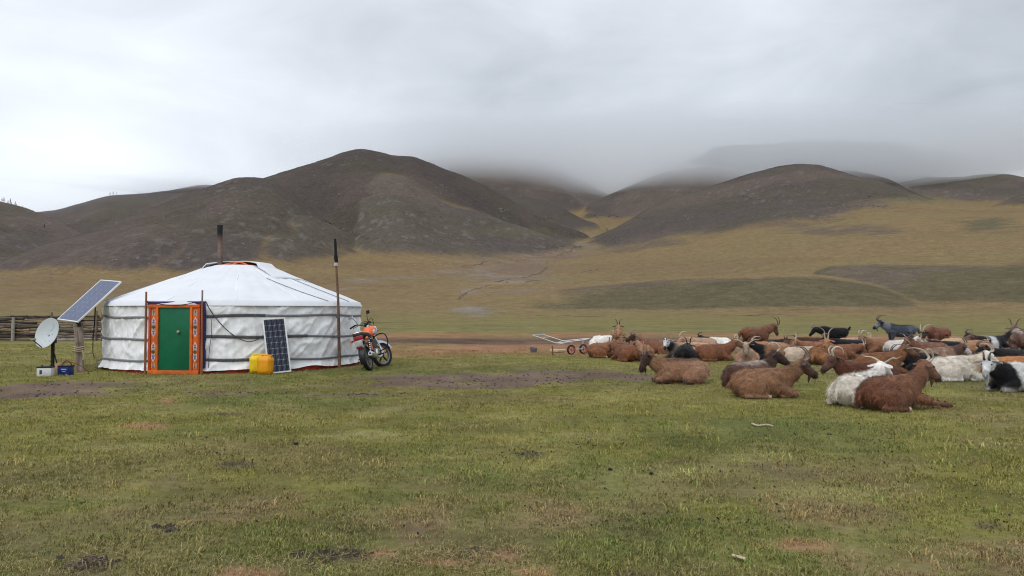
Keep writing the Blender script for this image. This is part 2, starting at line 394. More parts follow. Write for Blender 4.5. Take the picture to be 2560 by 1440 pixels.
def cover(x, y, hillness=None, bankness=None, slope=None):
    """base colour of the land (grass, soil, heath) at a place"""
    d = np.hypot(x, y); u = np.arctan2(x, y); n = len(x)
    c = np.tile(np.array(C_GREEN), (n, 1))
    f1 = fbm(x / 3.1, y / 3.1, 200, 4); f2 = fbm(x / 1.1, y / 1.1, 210, 4); f3 = fbm(x / .35, y / .35, 220, 3); f4 = fbm(x / 9, y / 9, 230, 3)
    c = lerp3(c, C_GREEN2, sstep(.45, .68, f1) * .8)
    c = lerp3(c, C_YEL, sstep(.52, .72, f2) * .75)
    c = lerp3(c, (.175, .145, .07), sstep(.50, .66, fbm(x / 2.2, y / 1.6, 270, 4)) * .6)
    # dry straw and trampled patches close to the camera
    near = 1 - sstep(5.2, 7.5, d + (f1 - .5) * 3)
    c = lerp3(c, C_STRAW, np.clip(near * sstep(.5, .7, f2) * .75, 0, 1))
    c = lerp3(c, (.10, .075, .06), near * sstep(.60, .74, fbm(x / .8, y / .5, 240, 4)) * .35)
    c = lerp3(c, C_DIRT, sstep(.78, .86, fbm(x / 1.3, y / .9, 250, 3)) * .3)
    c = c * (.86 + .28 * f3)[:, None]
    # further off the sward turns olive and golden
    far = sstep(17, 26, d + (f4 - .5) * 8)
    c = lerp3(c, np.array(C_OLIVE) * 1.05, far * .75)
    for lst_, cc_ in ((NEAR_DARK, (.085, .066, .052)), (NEAR_STRAW, (.30, .175, .105)), (NEAR_LIGHT, (.22, .20, .085))):
        c = lerp3(c, cc_, ellmask(x, y, lst_, .3, 1.2, .8, 130) * .8)
    dirt = np.clip(ellmask(x, y, DIRT, .6, 1.1, 1.5) * (.75 + .5 * sstep(.3, .6, fbm(x / .3, y / .3, 141, 3))), 0, 1)
    c = lerp3(c, np.array(C_DIRT) * (.9 + .3 * f3.mean()), dirt)
    # trodden red-brown strip in front of the far meadow, soil line in the middle of it
    wv = (fbm(x / 6, y / 6, 260, 3) - .5)
    dd = d + wv * 4.5
    side = sstep(-13, -7.5, x + wv * 3)
    red = sstep(23.5, 27.5, dd) * (1 - sstep(48, 56, dd)) * side
    c = lerp3(c, C_RED, red * (.5 + .5 * sstep(.35, .6, fbm(x / 4, y / 2.5, 264, 4))))
    soil = sstep(32.5, 35, dd) * (1 - sstep(41, 45, dd)) * side * (.45 + .55 * sstep(.3, .55, fbm(x / 5, y / 2, 262, 3)))
    c = lerp3(c, (.095, .066, .055), soil * .85)
    under = sstep(6, 9, x) * sstep(17, 20, dd) * (1 - sstep(40, 43, dd))
    c = lerp3(c, (.17, .125, .085), under * .6)
    grn = sstep(54, 60, dd) * (1 - sstep(80, 120, dd))
    c = lerp3(c, (.172, .15, .066), grn * .85)
    gold = sstep(110, 330, d + wv * 60)
    c = lerp3(c, (.185, .148, .068), sstep(80, 130, d) * .7)
    c = lerp3(c, C_GOLD, gold)
    big = fbm(x / 120, y / 60, 280, 4)
    c = lerp3(c, (.178, .124, .070), gold * sstep(.45, .7, big) * .8)
    c = lerp3(c, (.18, .148, .072), gold * sstep(.5, .7, fbm(x / 200 + 3, y / 90, 290, 3)) * .5)
    # stony wash where the stream leaves the valley
    cu = u - pxu(1330) - .05 * np.sin(d / 140.0)
    wash = np.exp(-(cu / .05) ** 2) * sstep(260, 420, d) * (1 - sstep(1100, 1500, d))
    c = lerp3(c, (.185, .135, .095), wash * sstep(.35, .62, fbm(x / 40, y / 26, 300, 4)) * .9)
    c = lerp3(c, C_GRAV, wash * sstep(.57, .66, fbm(x / 24, y / 13, 310, 4)) * .55)
    if hillness is not None:
        h = np.clip(hillness * 1.25 + (fbm(x / 60, y / 60, 320, 4) - .5) * 1.0 * (hillness > 0.01), 0, 1)
        h = sstep(.08, .95, h)
        hc = np.tile(np.array(C_HILL), (n, 1))
        hc = lerp3(hc, C_HILL2, sstep(.42, .68, fbm(x / 150, y / 150, 330, 4)))
        hc = lerp3(hc, C_HILLG, sstep(.48, .66, fbm(x / 100 + 9, y / 100, 340, 4)) * .8)
        hc = lerp3(hc, (.21, .195, .185), sstep(.66, .76, fbm(x / 9, y / 9, 350, 3)) * sstep(.5, .62, fbm(x / 120, y / 120, 360, 3)) * .3)
        c = lerp3(c, hc, h)
        # valley floors stay grassy
    if bankness is not None:
        b = bankness * np.where(u < pxu(2300), np.maximum(sstep(pxu(1150), pxu(1600), u), (d > 345) * 1.0), 1)
        b = sstep(.12, 1.0, b + (fbm(x / 26, y / 26, 370, 4) - .5) * .9 * np.minimum(b * 2, 1))
        c = lerp3(c, C_BANK, sstep(.1, 1.0, b) * .9)
        c = lerp3(c, (.13, .10, .085), b * sstep(.5, .7, fbm(x / 45, y / 30, 380, 3)) * .6)
    return c

# ---- one polar sheet round the camera out to 3.6 km, cut into the plain, the banks and each hill
fine = np.linspace(R(-43), R(43), 620)
coarse = np.linspace(R(43), R(317), 60)[1:-1]
US = np.concatenate([fine, coarse])
DS = np.concatenate([[.4], np.geomspace(1.2, 250, 250)[:-1], np.geomspace(250, 700, 90)[:-1], np.geomspace(700, 2700, 170)[:-1], np.geomspace(2700, 3800, 14)])
nu, nd = len(US), len(DS)
UU, DD = np.meshgrid(US, DS); uu = UU.ravel(); dd = DD.ravel()
us_ = (uu + PI) % (2 * PI) - PI
tz, tl, th, tb_ = terrain(us_, dd)
front = 1 - sstep(R(48), R(75), np.abs(us_))            # behind the viewer the plain runs on, with low rises
tz = tz * front + (1 - front) * (sstep(250, 2500, dd) * 160 * fbm(np.sin(us_) * 3 + 5, np.cos(us_) * 3, 77, 3))
th = th * front + (1 - front) * sstep(500, 1200, dd); tb_ = tb_ * front; tl = np.where(front > .6, tl, 0)
tx, ty = np.sin(uu) * dd, np.cos(uu) * dd
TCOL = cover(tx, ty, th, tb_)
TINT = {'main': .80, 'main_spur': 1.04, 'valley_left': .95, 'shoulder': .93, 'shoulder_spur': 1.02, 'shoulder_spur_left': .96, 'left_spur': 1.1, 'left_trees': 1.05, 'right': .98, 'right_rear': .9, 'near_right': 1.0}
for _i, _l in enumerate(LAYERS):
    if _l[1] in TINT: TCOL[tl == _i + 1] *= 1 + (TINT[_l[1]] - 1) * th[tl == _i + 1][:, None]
FAR = [  # patches of other ground on the far slopes: photo col, row, radii, colour, strength
 (1180, 775, 60, 9, C_GRAV, .7), (1190, 790, 40, 5, C_GRAV, .5), (900, 702, 45, 7, C_GRAV, .45), (1130, 680, 60, 5, C_GRAV, .5), (1165, 728, 26, 6, C_GRAV, .55), (1000, 694, 80, 6, C_GRAV, .3), (850, 722, 70, 5, C_GRAV, .3),
 (1300, 664, 100, 22, (.165, .118, .088), .8), (1400, 640, 60, 12, (.15, .108, .084), .7), (2120, 577, 150, 15, (.118, .090, .074), .75), (1960, 560, 80, 10, (.12, .092, .075), .6), (1640, 606, 70, 14, (.108, .086, .072), .7), (1560, 624, 60, 10, (.12, .094, .076), .7),
 (1270, 580, 140, 16, (.118, .100, .066), .5), (760, 690, 120, 8, (.19, .14, .078), .4), (2470, 560, 80, 20, (.085, .085, .058), .7), (2300, 500, 90, 14, (.15, .135, .072), .5)]
_ppx = 1280 + np.tan(np.clip(us_, -1.2, 1.2)) * FPX; _ppy = HOR - (tz - EYE) / np.maximum(dd * np.cos(us_), 1) * FPX
_w = (fbm(tx / 18, ty / 18, 900, 4) - .5) * 1.5
for cx, cy_, rx, ry, cc_, st_ in FAR:
    q_ = np.sqrt(((_ppx - cx) / rx) ** 2 + ((_ppy - cy_) / ry) ** 2) + _w
    TCOL = lerp3(TCOL, np.array(cc_), (1 - sstep(.25, 1.25, q_)) * st_ * (np.abs(us_) < .8) * (dd > 150))
iu, idd = np.meshgrid(np.arange(nu), np.arange(nd - 1))
a = idd * nu + iu; b = idd * nu + (iu + 1) % nu
quads = np.stack([a, b, b + nu, a + nu], -1).reshape(-1, 4)
V = np.stack([tx, ty, tz], -1)
P3 = V.reshape(nd, nu, 3)
gu = np.roll(P3, -1, 1) - np.roll(P3, 1, 1); gd = np.gradient(P3, axis=0)
NRM = np.cross(gu, gd).reshape(-1, 3); NRM /= np.linalg.norm(NRM, axis=1)[:, None] + 1e-12
NRM[NRM[:, 2] < 0] *= -1

m_land, N, L, P = new_mat('land')
at = N.new('ShaderNodeAttribute'); at.attribute_name = 'cover'
geo = N.new('ShaderNodeNewGeometry')
nA = noise_node(N, L, .9, 6, .7, vec=geo.outputs['Position'])
nB = noise_node(N, L, 14, 5, .7, vec=geo.outputs['Position'])
nD = noise_node(N, L, .22, 6, .75, vec=geo.outputs['Position'])
nC = noise_node(N, L, .07, 8, .68, vec=geo.outputs['Position'])
v = mixc(N, L, 1.0, ramp(N, L, nA, [(.3, (.72, .74, .72)), (.7, (1.22, 1.2, 1.2))]), ramp(N, L, nB, [(.3, (.72, .72, .72)), (.72, (1.25, 1.25, 1.25))]), 'MULTIPLY')
v = mixc(N, L, 1.0, v, ramp(N, L, nC, [(.32, (.90, .895, .89)), (.68, (1.1, 1.1, 1.1))]), 'MULTIPLY')
v = mixc(N, L, 1.0, v, ramp(N, L, nD, [(.36, (.80, .79, .78)), (.64, (1.2, 1.2, 1.2))]), 'MULTIPLY')
L.new(mixc(N, L, 1.0, at.outputs['Color'], v, 'MULTIPLY'), P.inputs['Base Color'])
P.inputs['Roughness'].default_value = 1.0; P.inputs['Specular IOR Level'].default_value = .05
bump(N, L, P, nB, .5, .03)

fl = tl[quads]; fl = np.where((fl == fl[:, :1]).all(1), fl[:, 0], fl.max(1))
NAMES = {0: 'grass_plain'}
for i, l in enumerate(LAYERS): NAMES[i + 1] = 'hill' if l[0] == 'hill' else 'grassy_bank'
for k in sorted(set(fl)):
    q = quads[fl == k]
    if len(q) < 12: continue
    ids, inv = np.unique(q, return_inverse=True)
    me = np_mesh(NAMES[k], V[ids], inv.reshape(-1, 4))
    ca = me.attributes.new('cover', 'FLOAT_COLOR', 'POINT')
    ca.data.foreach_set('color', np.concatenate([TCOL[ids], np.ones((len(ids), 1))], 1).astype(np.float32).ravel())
    me.normals_split_custom_set_from_vertices(NRM[ids].tolist())
    o = link(NAMES[k], me, m_land); o['kind'] = 'structure'
def land_z(x, y):
    u = np.array([math.atan2(x, y)]); d = np.array([math.hypot(x, y)])
    return float(terrain(u, d)[0][0])
def land_hit(px, py, dmin=150, dmax=2600):
    """where the line of sight through a photo pixel meets the land"""
    u_, e = azel(px, py); d = np.geomspace(dmin, dmax, 260)
    z = terrain(np.full(260, u_), d)[0]; hit = np.nonzero(z >= EYE + e * d)[0]
    if len(hit) == 0: return None
    d0 = d[hit[0]]; return Vector((math.sin(u_) * d0, math.cos(u_) * d0, z[hit[0]]))

# ================================================================== low cloud resting on the summits
def cloud_slab(z0, z1, amp, dens, seed, wl, mist=False):
    n, mrows = 60, 44
    xs = np.linspace(-3000, 3200, n); ys = np.linspace(1180, 3300, mrows)
    X, Y = np.meshgrid(xs, ys); x, y = X.ravel(), Y.ravel()
    lo = z0 + (fbm(x / wl, y / wl, seed, 4) - .5) * 2 * amp
    lo0 = lo + 0
    lo = lo - 72 * np.exp(-((x - 640) ** 2 + (y - 1640) ** 2) / 380 ** 2) - 24 * np.exp(-((x - 220) ** 2 + (y - 2150) ** 2) / 420 ** 2) + 80 * np.exp(-((x - 1480) ** 2 + (y - 2000) ** 2) / 320 ** 2) + 25 * sstep(-500, -1000, x)
    # the sheet thins out towards its near edge
    grow = sstep(1180, 2100, y) * .8 + .2 * sstep(1180, 1500, y)
    hi = np.maximum(lo0, lo) + 1 + (z1 - z0) * grow * (.75 + .5 * fbm(x / 500, y / 500, seed + 5, 3)) * sstep(3300, 3000, y) * np.clip(sstep(-600, 0, x) + .22 * np.exp(-((x + 1010) ** 2 + (y - 2380) ** 2) / 300 ** 2), 0, 1)
    if mist:                                             # thin air-borne mist filling the valleys behind the first hills
        lo = 120 + 0 * x; hi = 122 + (z1 - 122 + (fbm(x / wl, y / wl, seed, 3) - .5) * 60) * sstep(1500, 2000, y - .12 * np.abs(x)) * sstep(3300, 2900, y)
    Vt = np.concatenate([np.stack([x, y, lo], -1), np.stack([x, y, hi], -1)])
    k = n * mrows; fs = []
    i, j = np.meshgrid(np.arange(n - 1), np.arange(mrows - 1)); a = (j * n + i).ravel()
    bot = np.stack([a, a + n, a + n + 1, a + 1], -1); top = np.stack([a, a + 1, a + n + 1, a + n], -1) + k
    ring = list(range(n)) + [r * n + n - 1 for r in range(1, mrows)] + [(mrows - 1) * n + c for c in range(n - 2, -1, -1)] + [r * n for r in range(mrows - 2, 0, -1)]
    ring = np.array(ring); nx = np.roll(ring, -1)
    side = np.stack([ring, nx, nx + k, ring + k], -1)
    me = np_mesh('low_cloud', Vt, np.concatenate([bot, top, side]))
    m = bpy.data.materials.new('cloud_vapour'); m.use_nodes = True
    N, L = m.node_tree.nodes, m.node_tree.links; N.clear()
    out = N.new('ShaderNodeOutputMaterial'); pv = N.new('ShaderNodeVolumePrincipled')
    pv.inputs['Color'].default_value = (.995, .998, 1, 1); pv.inputs['Density'].default_value = dens; pv.inputs['Anisotropy'].default_value = .93
    L.new(pv.outputs[0], out.inputs['Volume'])
    o = link('low_cloud', me, m); o['kind'] = 'stuff'
    tag(o, 'thin pale mist lying in the valleys behind the nearer hills' if mist else 'low grey cloud resting on the hill summits', 'cloud')
    return o
cloud_slab(316, 425, 14, .0030, 500, 420)
cloud_slab(336, 430, 16, .0052, 530, 380)
cloud_slab(0, 330, 0, .00075, 570, 500, True)
def cloud_cap(cx, cy_, rx, ry, zc, th_, dens, seed, label):
    """lens of cloud draped over one summit, thinning to nothing at its rim"""
    nr, na = 14, 48; T_, A_ = np.meshgrid(np.linspace(0, 1, nr), np.linspace(0, 2 * PI, na, endpoint=False), indexing='ij'); t_, a_ = T_.ravel(), A_.ravel()
    wob_ = .75 + .5 * fbm(np.cos(a_) * 1.7 + 5, np.sin(a_) * 1.7 + 5, seed, 3)
    x, y = cx + np.cos(a_) * t_ * rx * wob_, cy_ + np.sin(a_) * t_ * ry * wob_
    prof = (1 - t_ ** 2) ** 1.5; nz_ = fbm(x / 90, y / 90, seed + 1, 3)
    hi = zc + th_ * .5 * prof * (.6 + .8 * nz_) + .3; lo = zc - th_ * .7 * prof * (.4 + 1.2 * nz_) - .3
    Vt = np.concatenate([np.stack([x, y, lo], -1), np.stack([x, y, hi], -1)]); k = nr * na
    i, j = np.meshgrid(np.arange(nr - 1), np.arange(na)); a0 = (i * na + j).ravel(); a1 = (i * na + (j + 1) % na).ravel()
    rim = (nr - 1) * na + np.arange(na); rimn = np.roll(rim, -1)
    me = np_mesh('low_cloud', Vt, np.concatenate([np.stack([a0, a0 + na, a1 + na, a1], -1), np.stack([a0, a1, a1 + na, a0 + na], -1) + k, np.stack([rim, rim + k, rimn + k, rimn], -1)]))
    m = bpy.data.materials['cloud_vapour'].copy(); m.node_tree.nodes['Principled Volume'].inputs['Density'].default_value = dens
    o = link('low_cloud', me, m); o['kind'] = 'stuff'; tag(o, label, 'cloud')
cloud_cap(600, 1560, 230, 130, 316, 44, .006, 801, 'wisp of cloud over the top of the right hill')
cloud_cap(-980, 2260, 300, 150, 378, 44, .006, 821, 'wisp of cloud over the far left ridge')
cloud_cap(790, 1790, 260, 150, 352, 50, .006, 811, 'wisp of cloud over the shoulder behind the right hill')

# ================================================================== felt tent (ger)
GC = Vector((-7.304, 20.858, 0)); GR = 3.18; WALL_H = 1.60
door_dir = (Vector((-7.62, 17.68, 0)) - GC).normalized()
TH_DOOR = math.atan2(door_dir.y, door_dir.x)
STRAPS = (1.29, .80, .30)

m_canvas, N, L, P = new_mat('white_canvas')
f1 = noise_node(N, L, 2.2, 6, .6); f2 = noise_node(N, L, 9, 6, .65, stretch=(1, 1, .45)); f3 = noise_node(N, L, 1.1, 5, .7, stretch=(1, 1, .5))
c = ramp(N, L, f1, [(.3, (.82, .835, .86)), (.7, (.88, .895, .92))])
st = ramp(N, L, f2, [(.64, (0, 0, 0)), (.84, (.2, .2, .2))])
c = mixc(N, L, st, c, (.46, .43, .40))
st2 = ramp(N, L, f3, [(.58, (0, 0, 0)), (.8, (.16, .16, .16))])
c = mixc(N, L, st2, c, (.55, .53, .51))
L.new(c, P.inputs['Base Color']); P.inputs['Roughness'].default_value = .75; P.inputs['Specular IOR Level'].default_value = .25
bump(N, L, P, f2, .55, .03)
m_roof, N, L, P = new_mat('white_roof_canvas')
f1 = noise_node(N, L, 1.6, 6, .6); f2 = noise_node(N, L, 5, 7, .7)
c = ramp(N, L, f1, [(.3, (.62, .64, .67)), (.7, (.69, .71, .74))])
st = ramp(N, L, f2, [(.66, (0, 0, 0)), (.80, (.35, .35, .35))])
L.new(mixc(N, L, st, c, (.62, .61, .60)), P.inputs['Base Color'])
P.inputs['Roughness'].default_value = .8; P.inputs['Specular IOR Level'].default_value = .2
bump(N, L, P, f2, .2, .02)
m_strap = simple('grey_webbing', (.10, .10, .115), .85, var=.35, scale=30)
m_strapl = simple('light_webbing', (.24, .24, .26), .85, var=.3, scale=30)
m_orange = simple('orange_paint', (.66, .135, .018), .5, var=.16, scale=9, dirt=(.33, .085, .03))
m_orange2 = simple('deep_orange_paint', (.44, .065, .014), .55, var=.2, scale=12)
m_green = simple('green_paint', (.004, .125, .055), .42, var=.14, scale=3, dirt=(.004, .095, .042))
m_red = simple('red_cloth', (.42, .05, .025), .9, var=.4, scale=8, dirt=(.08, .03, .03))
m_purple = simple('indigo_cloth', (.045, .035, .13), .9, var=.35, scale=12)
m_polewood = simple('brown_pole_wood', (.26, .105, .05), .8, var=.4, scale=18, stretch=(1, 1, .1))
m_soot = simple('sooty_black', (.008, .008, .011), .75, var=.5, scale=20)
m_black = simple('black_rubber', (.014, .014, .015), .65, var=.3, scale=20)
m_cable = simple('grey_cable', (.06, .06, .068), .6, var=.2)
m_dark = simple('interior_shade', (.012, .009, .009), .9)

ger = thing('felt_tent', 'round white canvas tent with orange framed green door', 'tent', GC)
def fold(th, z):
    s = th * GR
    rel = (th - TH_DOOR + PI) % (2 * PI) - PI
    left = 1 - sstep(-.05, .05, rel)
    a = fbm(s / .34 + z * 1.25, z / .95 + 3, 601, 4) - .5
    b = 1 - np.abs(2 * fbm(s / .62 - z * 1.5 + 20, z / .9, 607, 3) - 1)
    v = fbm(s / .12, z / 1.4, 611, 3) - .5
    band = np.ones_like(z)
    for zz in STRAPS: band *= 1 - np.exp(-((z - zz) / .07) ** 2)
    return (a * .075 + (b ** 5) * .05 + v * .06 * (.45 + .9 * left) - .02) * (.5 + .5 * band) + ((1 - np.abs(2 * fbm(s / .16 + z * 2.6 + 9, z / .33, 615, 3) - 1)) ** 5) * .022 - .010 * (1 - band)
half_door = .60 / GR
nth, nz = 640, 44
ths = np.linspace(TH_DOOR + half_door, TH_DOOR + 2 * PI - half_door, nth)
TH, ZZ = np.meshgrid(ths, np.linspace(0, 1, nz)); th, t = TH.ravel(), ZZ.ravel()
rel = (th - TH_DOOR) % (2 * PI)
hem = .045 + .05 * (fbm(th * 7, th * 0, 621, 3)) + .05 * np.exp(-((rel - 1.02) / .10) ** 2) + .03 * sstep(.2, .5, rel) * (1 - sstep(.5, .7, rel))
z = hem + (WALL_H - hem) * t
rad = GR + fold(th, z) + .075 * np.exp(-((z - .02) / .13) ** 2) * (.4 + fbm(th * 14, z * 3, 631, 3)) - .05 * sstep(1.52, 1.62, z)
X, Y = np.cos(th) * rad, np.sin(th) * rad
i, j = np.meshgrid(np.arange(nth - 1), np.arange(nz - 1)); a = (j * nth + i).ravel()
me = np_mesh('wall_cover', np.stack([X, Y, z], -1), np.stack([a, a + 1, a + nth + 1, a + nth], -1))
link('wall_cover', me, m_canvas, ger)
# red under-cloth showing below the hem
th = np.linspace(TH_DOOR + half_door, TH_DOOR + 2 * PI - half_door, 240)
rr = GR - .03 + .03 * fbm(th * 9, th * 0, 641, 3)
me = np_mesh('hem_cloth', np.concatenate([np.stack([np.cos(th) * rr, np.sin(th) * rr, th * 0 - .01], -1), np.stack([np.cos(th) * rr, np.sin(th) * rr, th * 0 + .16], -1)]),
             [(k, k + 1, k + 241, k + 240) for k in range(239)])
link('hem_cloth', me, m_red, ger)
# straps, each its own band; the stretch right of the door is darker webbing
for zi, zz in enumerate(STRAPS):
    for (a0, a1, mt, w) in ((.20, .62 if zi != 1 else .95, m_strap, .034), (.62 if zi != 1 else .95, 2.6, m_strapl, .027), (2.6, 2 * PI - .2, m_strapl, .028)):
        th = np.linspace(TH_DOOR + a0, TH_DOOR + a1, 90)
        rise = .035 * np.sin((th - TH_DOOR) * 1.7 + zi) + .012 * np.sin(th * 9 + zi * 2)
        zc = zz + rise; r0 = GR + .012 + fold(th, zc); vs = []; fs = []
        for k in range(len(th)):
            for dz, dr in ((-w, .004), (-w * .4, .026), (w * .1, .018), (w * .5, .027), (w, .004)):
                vs.append((math.cos(th[k]) * (r0[k] + dr), math.sin(th[k]) * (r0[k] + dr), zc[k] + dz))
        for k in range(len(th) - 1):
            for q in range(4): fs.append((k * 5 + q, (k + 1) * 5 + q, (k + 1) * 5 + q + 1, k * 5 + q + 1))
        link('strap', np_mesh('strap', vs, fs), mt, ger)
# roof cover
CR_R, CR_Z = .62, 2.60
nth, nr = 260, 40
TH, TT = np.meshgrid(np.linspace(0, 2 * PI, nth, endpoint=False), np.linspace(0, 1, nr)); th, t = TH.ravel(), TT.ravel()
rr = (GR + .075) + (CR_R - GR - .075) * t
zr = WALL_H + .03 + (CR_Z - WALL_H) * (t) + .012 * np.sin(t * PI)
zr += (fbm(th * 5, t * 5, 651, 4) - .5) * .05 * np.sin(t * PI) + .012 * np.abs(np.sin(th * 20)) * np.sin(t * PI) ** .5
drop = np.clip(1 - t / .026, 0, 1)
zr -= drop * .085; rr -= drop * .012
rr += (fbm(th * 9, t * 2, 655, 3) - .5) * .04
vs = np.stack([np.cos(th) * rr, np.sin(th) * rr, zr], -1)
i, j = np.meshgrid(np.arange(nth), np.arange(nr - 1)); a = (j * nth + i).ravel(); b = (j * nth + (i + 1) % nth).ravel()
link('roof_cover', np_mesh('roof_cover', vs, np.stack([a, b, b + nth, a + nth], -1)), m_roof, ger)
# crown ring with arched spokes
mb = MB()
mb.tube([(math.cos(k * PI / 20) * .56, math.sin(k * PI / 20) * .56, 2.60) for k in range(41)], .04, 8, cap=False)
crown = mb.build('crown_ring', m_orange2, ger)
for k in range(4):
    ang = k * PI / 4
    MB().tube([(math.cos(ang) * .54 * s, math.sin(ang) * .54 * s, 2.60 + .11 * (1 - s * s)) for s in np.linspace(-1, 1, 13)], .026, 6).build('crown_arch', m_orange, crown)
MB().lathe([(.0, 2.56), (.54, 2.56)], 24).build('crown_shade_disc', m_dark, ger)  # near-black disc paints the shade inside the tent below the crown
# flap folded back over the rear and right of the crown
nth, nr = 60, 16
A0, A1 = R(-40), R(192)
TH, TT = np.meshgrid(np.linspace(A0, A1, nth), np.linspace(0, 1, nr)); th, t = TH.ravel(), TT.ravel()
rin = .10; rout = 1.75 + .12 * np.sin(th * 3)
rr = rin + (rout - rin) * t
base = np.where(rr < CR_R, 2.715 - .10 * (rr / CR_R) ** 2, WALL_H + .03 + (CR_Z - WALL_H) * ((GR + .075 - rr) / (GR + .075 - CR_R)) + .05)
zr = base + .045 + (fbm(th * 4, t * 4, 661, 3) - .5) * .04 - .05 * t
zr = np.where(rr < CR_R + .25, np.maximum(zr, 2.63 + .055 + .08 * (1 - np.minimum(rr / (CR_R + .25), 1) ** 2)), zr)
vs = np.stack([np.cos(th) * rr, np.sin(th) * rr, zr], -1)
i, j = np.meshgrid(np.arange(nth - 1), np.arange(nr - 1)); a = (j * nth + i).ravel()
top = np.stack([a, a + 1, a + nth + 1, a + nth], -1)
vs2 = vs - np.array([0, 0, .03]); k0 = len(vs)
ring = list(range(nth)) + [r * nth + nth - 1 for r in range(1, nr)] + [(nr - 1) * nth + c_ for c_ in range(nth - 2, -1, -1)] + [r * nth for r in range(nr - 2, 0, -1)]
ring = np.array(ring); nx = np.roll(ring, -1)
fl_ = np.concatenate([top, top[:, ::-1] + k0, np.stack([ring, ring + k0, nx + k0, nx], -1)])
link('crown_flap', np_mesh('crown_flap', np.concatenate([vs, vs2]), fl_), m_roof, ger)
# roof ropes
def roof_pt(ang, r, off=.02):
    t_ = (GR + .075 - r) / (GR + .075 - CR_R)
    zz_ = WALL_H + .03 + (CR_Z - WALL_H) * (t_) + .012 * math.sin(t_ * PI)
    return Vector((math.cos(ang) * r, math.sin(ang) * r, zz_ + off))
for (a0, a1, r0, r1) in ((R(-48), R(-30), 1.7, 3.2), (R(-20), R(-14), 1.7, 3.2), (R(200), R(215), 1.6, 3.2)):
    MB().tube([roof_pt(a0 + (a1 - a0) * s, r0 + (r1 - r0) * s, .022) for s in np.linspace(0, 1, 12)], .009, 5).build('roof_rope', m_strapl, ger)

for ang in (R(-150), R(-128), R(-100), R(-72), R(-46), R(-22), R(178)):
    MB().tube([roof_pt(ang + .01 * math.sin(s * 9), .75 + 2.4 * s, .006) for s in np.linspace(0, 1, 14)], .007, 5).build('seam', m_canvas, ger)
# ---- stovepipe
pipe_x, pipe_y = -7.73 - GC.x, 20.62 - GC.y
m_pipe, N, L, P = new_mat('rusted_stovepipe')
tc = N.new('ShaderNodeTexCoord'); sp = N.new('ShaderNodeSeparateXYZ'); L.new(tc.outputs['Object'], sp.inputs[0])
f = noise_node(N, L, 11, 6, .65)
ad = N.new('ShaderNodeMath'); ad.operation = 'MULTIPLY_ADD'; L.new(f, ad.inputs[0]); ad.inputs[1].default_value = .25; L.new(sp.outputs['Z'], ad.inputs[2])
c0 = ramp(N, L, f, [(.35, (.16, .085, .07)), (.65, (.23, .17, .14))])
mk = N.new('ShaderNodeMapRange'); L.new(ad.outputs[0], mk.inputs[0]); mk.inputs[1].default_value = 3.30; mk.inputs[2].default_value = 3.62
L.new(mixc(N, L, mk.outputs[0], c0, (.010, .010, .014)), P.inputs['Base Color']); P.inputs['Roughness'].default_value = .7; P.inputs['Metallic'].default_value = .25
pipe = MB().tube([(pipe_x, pipe_y, 2.30), (pipe_x, pipe_y, 2.80), (pipe_x - .012, pipe_y, 3.67)], .062, 16).build('stovepipe', m_pipe, ger)
MB().tube([(pipe_x, pipe_y, 2.55), (pipe_x, pipe_y, 2.84)], .068, 16).tube([(pipe_x, pipe_y, 2.82), (pipe_x, pipe_y, 2.86)], .074, 16).build('pipe_sleeve', simple('grey_sheet_metal', (.15, .135, .12), .5, .6, .3), pipe)
MB().tube([(pipe_x - .012, pipe_y, 3.40), (pipe_x - .012, pipe_y, 3.42), (pipe_x - .012, pipe_y, 3.70)], [.063, .067, .074], 16, cap=False).build('pipe_top', m_pipe, pipe)

